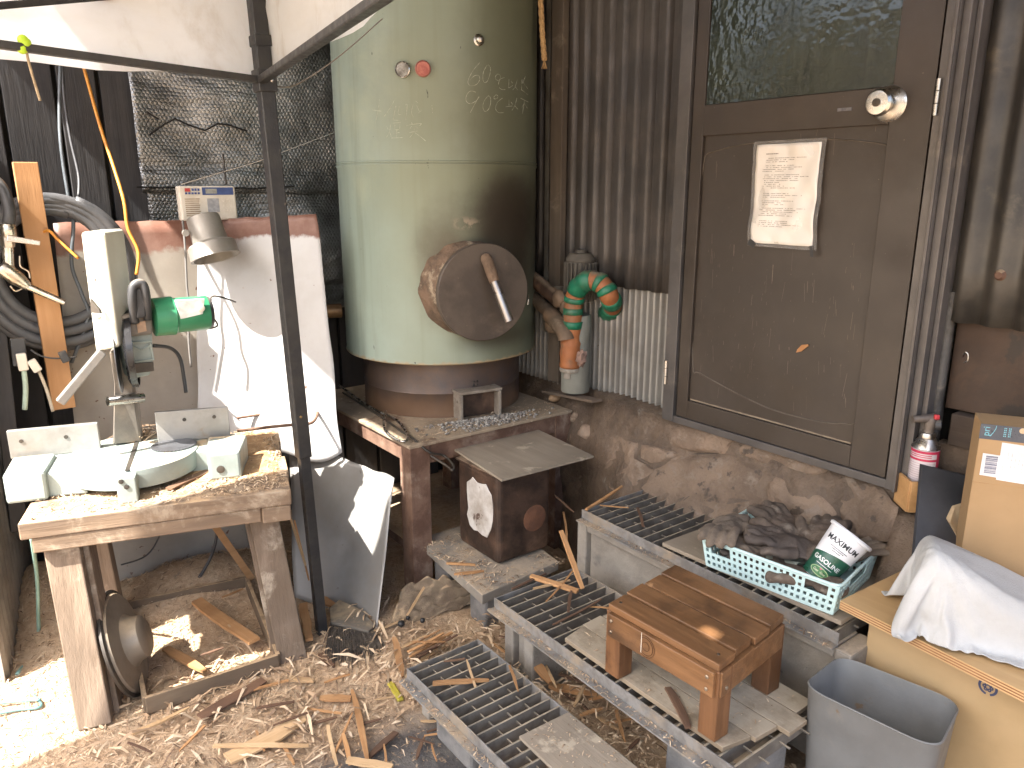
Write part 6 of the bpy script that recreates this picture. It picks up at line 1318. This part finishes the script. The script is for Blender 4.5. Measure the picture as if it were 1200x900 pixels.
# x0,y0,z0, x1,y1,z1, width, thickness, material, label
NAMED = [
 (267, 890, .02, 357, 842, .02, .055, .007, m_pale, 'widest flat plank offcut lying on the sawdust in the foreground', 'plank_offcut'),
 (235, 841, .018, 310, 797, .02, .040, .006, m_bark, 'dark brown bark slat lying in front of the wooden tray', 'bark_slat'),
 (155, 860, .02, 222, 829, .02, .014, .006, m_pale, 'thin pale stick on the ground before the pan disc', 'stick'),
 (250, 874, .03, 362, 874, .03, .012, .007, m_pale, 'long pale stick crossing behind the widest offcut', 'stick'),
 (412, 809, .02, 431, 892, .02, .018, .007, m_sliver, 'long straight sliver left of the dark floor patch', 'wood_sliver'),
 (407, 890, .025, 460, 899, .025, .022, .008, m_pale, 'pale flat stick at the bottom edge of the dark patch', 'stick'),
 (464, 858, .012, 432, 888, .012, .020, .006, m_bark, 'dark brown slat lying on the dark floor patch', 'bark_slat'),
 (375, 818, .02, 411, 819, .02, .026, .008, m_sliver, 'short wide offcut right of the tray corner', 'plank_offcut'),
 (507, 801, .157, 573, 797, .157, .014, .008, m_sliver, 'broad cedar strip lying across the lowest grating', 'wood_strip'),
 (462, 747, .10, 472, 793, .045, .022, .007, m_sliver, 'flat cedar strip leaning on the lowest grating corner', 'wood_strip'),
 (477, 721, .07, 497, 688, .17, .009, .006, m_pale, 'pale stick standing out of the sackcloth rag', 'stick'),
 (622, 675, .310, 677, 693, .308, .020, .009, m_sliver, 'broad cedar strip lying across the middle grating', 'wood_strip'),
 (657, 622, .44, 683, 690, .31, .016, .007, m_sliver, 'long cedar strip leaning on the middle grating corner', 'wood_strip'),
 (783, 806, .3195, 807, 853, .3195, .020, .006, m_bark, 'dark wood strip lying on planks under the stool', 'wood_strip'),
 (197, 573, .628, 250, 549, .628, .030, .005, m_bark, 'brown bark strip on the workbench front edge', 'bark_slat'),
 (643, 804, .06, 700, 811, .06, .030, .010, m_sliver, 'thick cedar offcut lying between the two lower steps', 'plank_offcut'),
 (617, 764, .13, 645, 800, .09, .030, .008, m_sliver, 'reddish offcut leaning in the gap between lower steps', 'plank_offcut'),
 (230, 704, .07, 297, 752, .05, .045, .010, m_sliver, 'wide cedar offcut lying inside the sawdust tray', 'plank_offcut'),
 (193, 760, .04, 240, 787, .04, .030, .009, m_sliver, 'cedar offcut beside the pan disc in the tray', 'plank_offcut'),
 (687, 597, .458, 729, 570, .458, .010, .006, m_sliver, 'cedar strip along the left end of the highest grating', 'wood_strip'),
 (430, 743, .03, 473, 726, .06, .007, .005, m_pale, 'thin stick reaching from the broom to the rag', 'stick'),
 (523, 660, .208, 557, 662, .208, .011, .006, m_sliver, 'rear cedar strip on the concrete slab beside the can', 'wood_strip'),
 (532, 673, .208, 567, 669, .208, .013, .006, m_sliver, 'front cedar strip on the concrete slab beside the can', 'wood_strip'),
 (337, 596, .42, 358, 662, .20, .018, .006, m_pale, 'pale split lath propped between bench leg and tent leg', 'wood_strip'),
 (345, 610, .36, 362, 680, .12, .014, .006, m_sliver, 'brown split lath propped beside the tent leg', 'wood_strip'),
 (355, 708, .05, 362, 750, .05, .030, .010, m_sliver, 'chunky offcut standing behind the tent leg foot', 'plank_offcut'),
 (376, 700, .05, 394, 712, .04, .030, .008, m_sliver, 'small offcut against the zinc sheet by the tent leg', 'plank_offcut'),
]
for i, (x0, y0, z0, x1, y1, z1, wd, th, mt, lab, nm) in enumerate(NAMED):
    tag(sliver(nm, pz(x0, y0, z0), pz(x1, y1, z1), wd, th, mt, i), lab, 'wood offcut')
SMALL = {
 ('thin cedar sliver lying on a grating step', 'cedar slivers on the gratings'): [(547, 773, 557, 805, .158, .007), (597, 780, 607, 810, .157, .008), (648, 732, 705, 702, .307, .007), (668, 748, 717, 720, .307, .006), (670, 692, 666, 717, .308, .010), (703, 592, 737, 595, .457, .006), (747, 595, 754, 617, .457, .009), (691, 711, 720, 713, .306, .006), (625, 690, 668, 680, .309, .010), (640, 705, 672, 668, .309, .006), (520, 775, 545, 772, .157, .007), (600, 690, 640, 672, .307, .009), (690, 730, 716, 726, .306, .007)],
 ('cedar splint in the bundle left of the lowest grating', 'splints bundled beside the lowest grating'): [(480, 770, 530, 741, .075, .012), (484, 774, 528, 746, .07, .010), (478, 764, 520, 742, .085, .010), (490, 776, 534, 750, .06, .010), (476, 758, 516, 738, .08, .007), (487, 768, 536, 744, .09, .008), (482, 752, 522, 752, .10, .006), (470, 760, 500, 745, .08, .012)],
 ('loose wood sliver on the sawdust in the left foreground', 'slivers on the yard floor'): [(390, 888, 413, 835, .02, .007), (488, 890, 497, 864, .015, .010), (497, 862, 533, 856, .015, .006), (493, 845, 512, 845, .015, .008), (479, 863, 509, 872, .015, .006), (500, 858, 528, 850, .015, .007), (505, 870, 512, 892, .015, .005), (340, 795, 368, 798, .02, .018), (287, 811, 338, 797, .02, .010), (375, 767, 391, 781, .02, .02), (357, 830, 400, 836, .02, .008), (300, 830, 345, 822, .02, .010), (210, 880, 240, 850, .02, .008), (360, 850, 395, 840, .02, .009), (330, 870, 345, 896, .02, .009), (395, 896, 384, 850, .025, .010), (402, 860, 410, 896, .02, .012), (150, 870, 178, 882, .02, .007), (235, 768, 262, 759, .05, .010), (250, 715, 270, 735, .06, .008), (260, 700, 285, 690, .08, .008), (425, 848, 447, 842, .015, .008), (450, 872, 453, 895, .015, .006), (440, 820, 462, 816, .02, .006), (380, 800, 410, 790, .02, .008), (320, 850, 360, 835, .03, .007), (310, 880, 300, 855, .02, .007)],
 ('cedar sliver in the litter between the lower steps', 'slivers between the steps'): [(673, 828, 687, 802, .10, .010), (722, 832, 733, 870, .06, .010), (655, 790, 690, 800, .07, .012), (690, 820, 720, 812, .05, .010), (700, 840, 725, 855, .04, .010), (660, 812, 695, 835, .05, .010), (600, 760, 625, 775, .10, .010), (575, 752, 600, 770, .08, .008), (640, 780, 652, 806, .10, .008), (710, 848, 740, 842, .05, .008), (735, 880, 750, 865, .05, .010), (680, 838, 706, 830, .06, .012), (585, 745, 612, 752, .10, .008), (660, 600, 664, 640, .30, .008), (650, 580, 672, 600, .40, .006)],
}
LM = [(435, 740, 'broom head'), (505, 715, 'sackcloth rag'), (463, 812, 'yellow lighter'), (310, 868, 'widest flat offcut'), (272, 820, 'dark bark slat'), (250, 812, 'wooden tray front'), (378, 750, 'tent leg foot'), (345, 772, 'right bench leg'), (114, 846, 'left bench leg'), (450, 850, 'dark floor patch'), (420, 850, 'long straight sliver'), (520, 800, 'lowest grating'), (570, 860, 'lowest grating front rail'), (650, 685, 'broad strip on the middle grating'), (735, 805, 'near left stool leg'), (720, 600, 'highest grating'), (665, 655, 'upright concrete block'), (590, 660, 'concrete slab corner'), (640, 830, 'plywood on the lowest grating'), (670, 806, 'thick offcut between steps'), (255, 728, 'offcut inside the tray'), (155, 755, 'pan disc'), (600, 800, 'bars of the lowest grating'), (690, 725, 'bars of the middle grating'), (815, 866, 'front stool leg'), (660, 590, 'square can')]
used = set(o.get('label') for o in bpy.data.objects)
def describe(x0, y0, x1, y1, wd, mt, head):
    x, y = (x0 + x1) / 2, (y0 + y1) / 2; ln = math.hypot(x1 - x0, y1 - y0)
    size = 'short' if ln < 24 else ('long' if ln > 42 else 'medium'); tone = {m_sliver.name: 'orange', m_pale.name: 'pale', m_bark.name: 'dark'}[mt.name]
    lean = 'upright' if abs(x1 - x0) < .5 * abs(y1 - y0) else ('level' if abs(y1 - y0) < .25 * abs(x1 - x0) else 'slanting')
    for lx, ly, nm in sorted(LM, key=lambda q: math.hypot(q[0] - x, q[1] - y)):
        dx, dy = x - lx, y - ly; rel = 'on' if math.hypot(dx, dy) < 10 else (('right of' if dx > 0 else 'left of') if abs(dx) > abs(dy) else ('in front of' if dy > 0 else 'behind'))
        lab = '%s %s %s %s %s the %s' % (size, tone, lean, head, rel, nm)
        if lab not in used: used.add(lab); return lab
sd = 100
for (lab, grp), rows in SMALL.items():
    for (x0, y0, x1, y1, z, wd) in rows:
        sd += 1; rr = random.Random(sd); mt = (m_sliver, m_pale, m_sliver, m_bark)[sd % 4 if sd % 7 else 3]
        tag(sliver('wood_sliver', pz(x0, y0, z), pz(x1, y1, z + rr.uniform(-.004, .006)), wd, wd * .45, mt, sd), describe(x0, y0, x1, y1, wd, mt, 'splint' if 'bundle' in lab else 'sliver'), 'wood sliver', grp)
# fine shavings: uncountable
def shavings(name, label, n, place, lmin, lmax, wmin, wmax, mt, seed, lift=.004):
    rr = random.Random(seed); mb = MB(); c_ = 0
    while c_ < n:
        p = place(rr)
        if p is None: n -= 1; continue
        x, y, z = p; a_ = rr.uniform(0, 6.283); ln = rr.uniform(lmin, lmax) * (rr.random() ** 1.5 + .25); wd = rr.uniform(wmin, wmax); tl = rr.gauss(0, .18); d_ = Vector((math.cos(a_), math.sin(a_), tl)); s_ = Vector((-math.sin(a_), math.cos(a_), rr.gauss(0, .4))) * wd
        q = Vector((x, y, z + rr.uniform(.0, lift))); cv_ = Vector((0, 0, rr.uniform(0, .25) * ln)); o = len(mb.v)
        e0 = q - d_ * ln / 2; e1 = q + d_ * ln / 2; mid = q + cv_
        mb.v += [e0 - s_ * .3, e0 + s_ * .3, mid + s_, mid - s_, e1 + s_ * .4, e1 - s_ * .4]; mb.f += [(o, o + 1, o + 2, o + 3), (o + 3, o + 2, o + 4, o + 5)]; c_ += 1
    return tag(mb.build(name, mt), label, 'shavings', None, 'stuff')
def mat_shav(name, c1, c2):
    m = bpy.data.materials.new(name); m.use_nodes = True; t = m.node_tree; bs = t.nodes['Principled BSDF']; bs.inputs['Roughness'].default_value = .85
    ge = t.nodes.new('ShaderNodeNewGeometry'); cr = t.nodes.new('ShaderNodeValToRGB'); L(t, ge.outputs['Random Per Island'], cr.inputs[0]); e = cr.color_ramp.elements
    e[0].color = (*c1, 1); e[1].color = (*c2, 1); k = cr.color_ramp.elements.new(.35); k.color = (.40, .275, .17, 1); k = cr.color_ramp.elements.new(.7); k.color = (.52, .385, .25, 1); L(t, cr.outputs[0], bs.inputs['Base Color']); return m
m_shav = mat_shav('wood shavings', (.14, .088, .055), (.62, .49, .35))
def inbox(x, y, b): return b[0] < x < b[1] and b[2] < y < b[3]
def on_floor(rr):
    x, y = rr.uniform(-.15, 1.28), rr.uniform(1.15, 3.0)
    if inbox(x, y, (.92, 1.3, 0, 1.72)): return None
    d = math.hypot(x - .83, y - 1.47) + .15 * nz((x, y, 0), 5)
    if d < .27 and rr.random() < .85: return None
    return (x, y, gz(x, y) + .002)
shavings('wood_shavings', 'fine wood shavings and splinters strewn over the yard floor', 19000, on_floor, .008, .045, .0006, .0022, m_shav, 1)
def coarse(rr):
    x, y = rr.uniform(.15, 1.15), rr.uniform(1.2, 2.35)
    if inbox(x, y, (.92, 1.3, 0, 1.72)) or math.hypot(x - .83, y - 1.47) < .24: return None
    return (x, y, gz(x, y) + .004)
shavings('wood_splinters', 'coarse wood splinters lying over the sawdust before the bench', 1300, coarse, .04, .13, .002, .005, m_shav, 2, .010)
shavings('wood_shavings', 'litter of shavings filling the gap between the lower steps', 3800, lambda rr: (rr.uniform(.95, 1.60), rr.uniform(.7, 1.95), rr.uniform(.0, .07)), .02, .08, .0015, .004, m_shav, 3, .03)
def on_bench(rr):
    u, v = rr.uniform(-.345, .345), rr.uniform(-.31, .32)
    if rr.random() < .35: u = rr.uniform(.1, .345)
    p = bc + bu_ * u + bv * v; return (p.x, p.y, BZ + .001)
shavings('wood_shavings', 'sawdust and shavings scattered over the workbench top', 3600, on_bench, .006, .035, .0008, .0025, m_shav, 4)
def heap(rr):      # heap of splinters behind the blade
    p = Vector((.455, 2.68, BZ)) + Vector((rr.gauss(0, .05), rr.gauss(0, .04), 0)); h = .14 * math.exp(-((p.x - .455) ** 2 + (p.y - 2.66) ** 2) / .006); return (p.x, p.y, BZ + .085 * 0 + h * rr.random() + .002)
shavings('wood_shavings', 'heap of splinters piled behind the saw turntable', 1200, heap, .02, .09, .001, .003, m_shav, 5, .01)
def on_slab(rr):
    x, y = rr.uniform(1.29, 1.66), rr.uniform(1.87, 2.30)
    if inbox(x, y, (1.435, 1.68, 1.985, 2.25)) or (rr.random() < .6 and x > 1.44): return None
    return (x, y, .203)
shavings('wood_shavings', 'shavings and splinters spilled over the concrete slab', 900, on_slab, .008, .04, .0008, .0025, m_shav, 6)
def on_table(rr):
    x, y = rr.uniform(TX0 + .01, TX1 - .01), TY0 + .01 + abs(rr.gauss(0, .13))
    if (Vector((x, y, 0)) - BC).length < RG + .01: return None
    return (x, y, TZ + .001)
shavings('wood_shavings', 'thin shavings scattered along the table front edge', 700, on_table, .006, .03, .0006, .0018, m_shav, 7)
def on_steps(rr):
    k = rr.randrange(5)
    if k == 0: return (rr.uniform(.90, .924), rr.uniform(1.0, 1.73), .122)
    if k == 1: return (rr.uniform(1.18, 1.204), rr.uniform(.8, 1.69), .272)
    if k == 2: return (rr.uniform(1.598, 1.62), rr.uniform(.85, 1.76), .422)
    if k == 3: return (rr.uniform(1.23, 1.51), rr.uniform(.86, 1.38), .3165)
    return (rr.uniform(1.01, 1.16), rr.uniform(.8, 1.29), .1635)
shavings('wood_shavings', 'dusty crumbs of wood on step edges and boards', 1500, on_steps, .004, .018, .0006, .0018, m_shav, 8, .001)
# sawdust cake on the bench right end
def cakefn(u, v):
    p = bc + bu_ * lerp(.02, .345, u) + bv * lerp(-.20, .30, v); e = min(u, 1 - u, v, 1 - v); h = min(1, e * 6) * (.012 + .010 * nz((p.x * 9, p.y * 9, 0), 1))
    return (p.x, p.y, BZ - .004 + max(0, h))
m_cake = mat('sawdust', (.47, .29, .145), (.33, .19, .09), 20, .95, 0, .8, 120, spots=(.58, .4, .22), ssc=30, sth=(.55, .65), bdist=.006)
tag(MB().grid(cakefn, 40, 40).build('sawdust_layer', m_cake, smooth=180), 'caked sawdust layer on the right end of the workbench', 'sawdust', None, 'stuff')
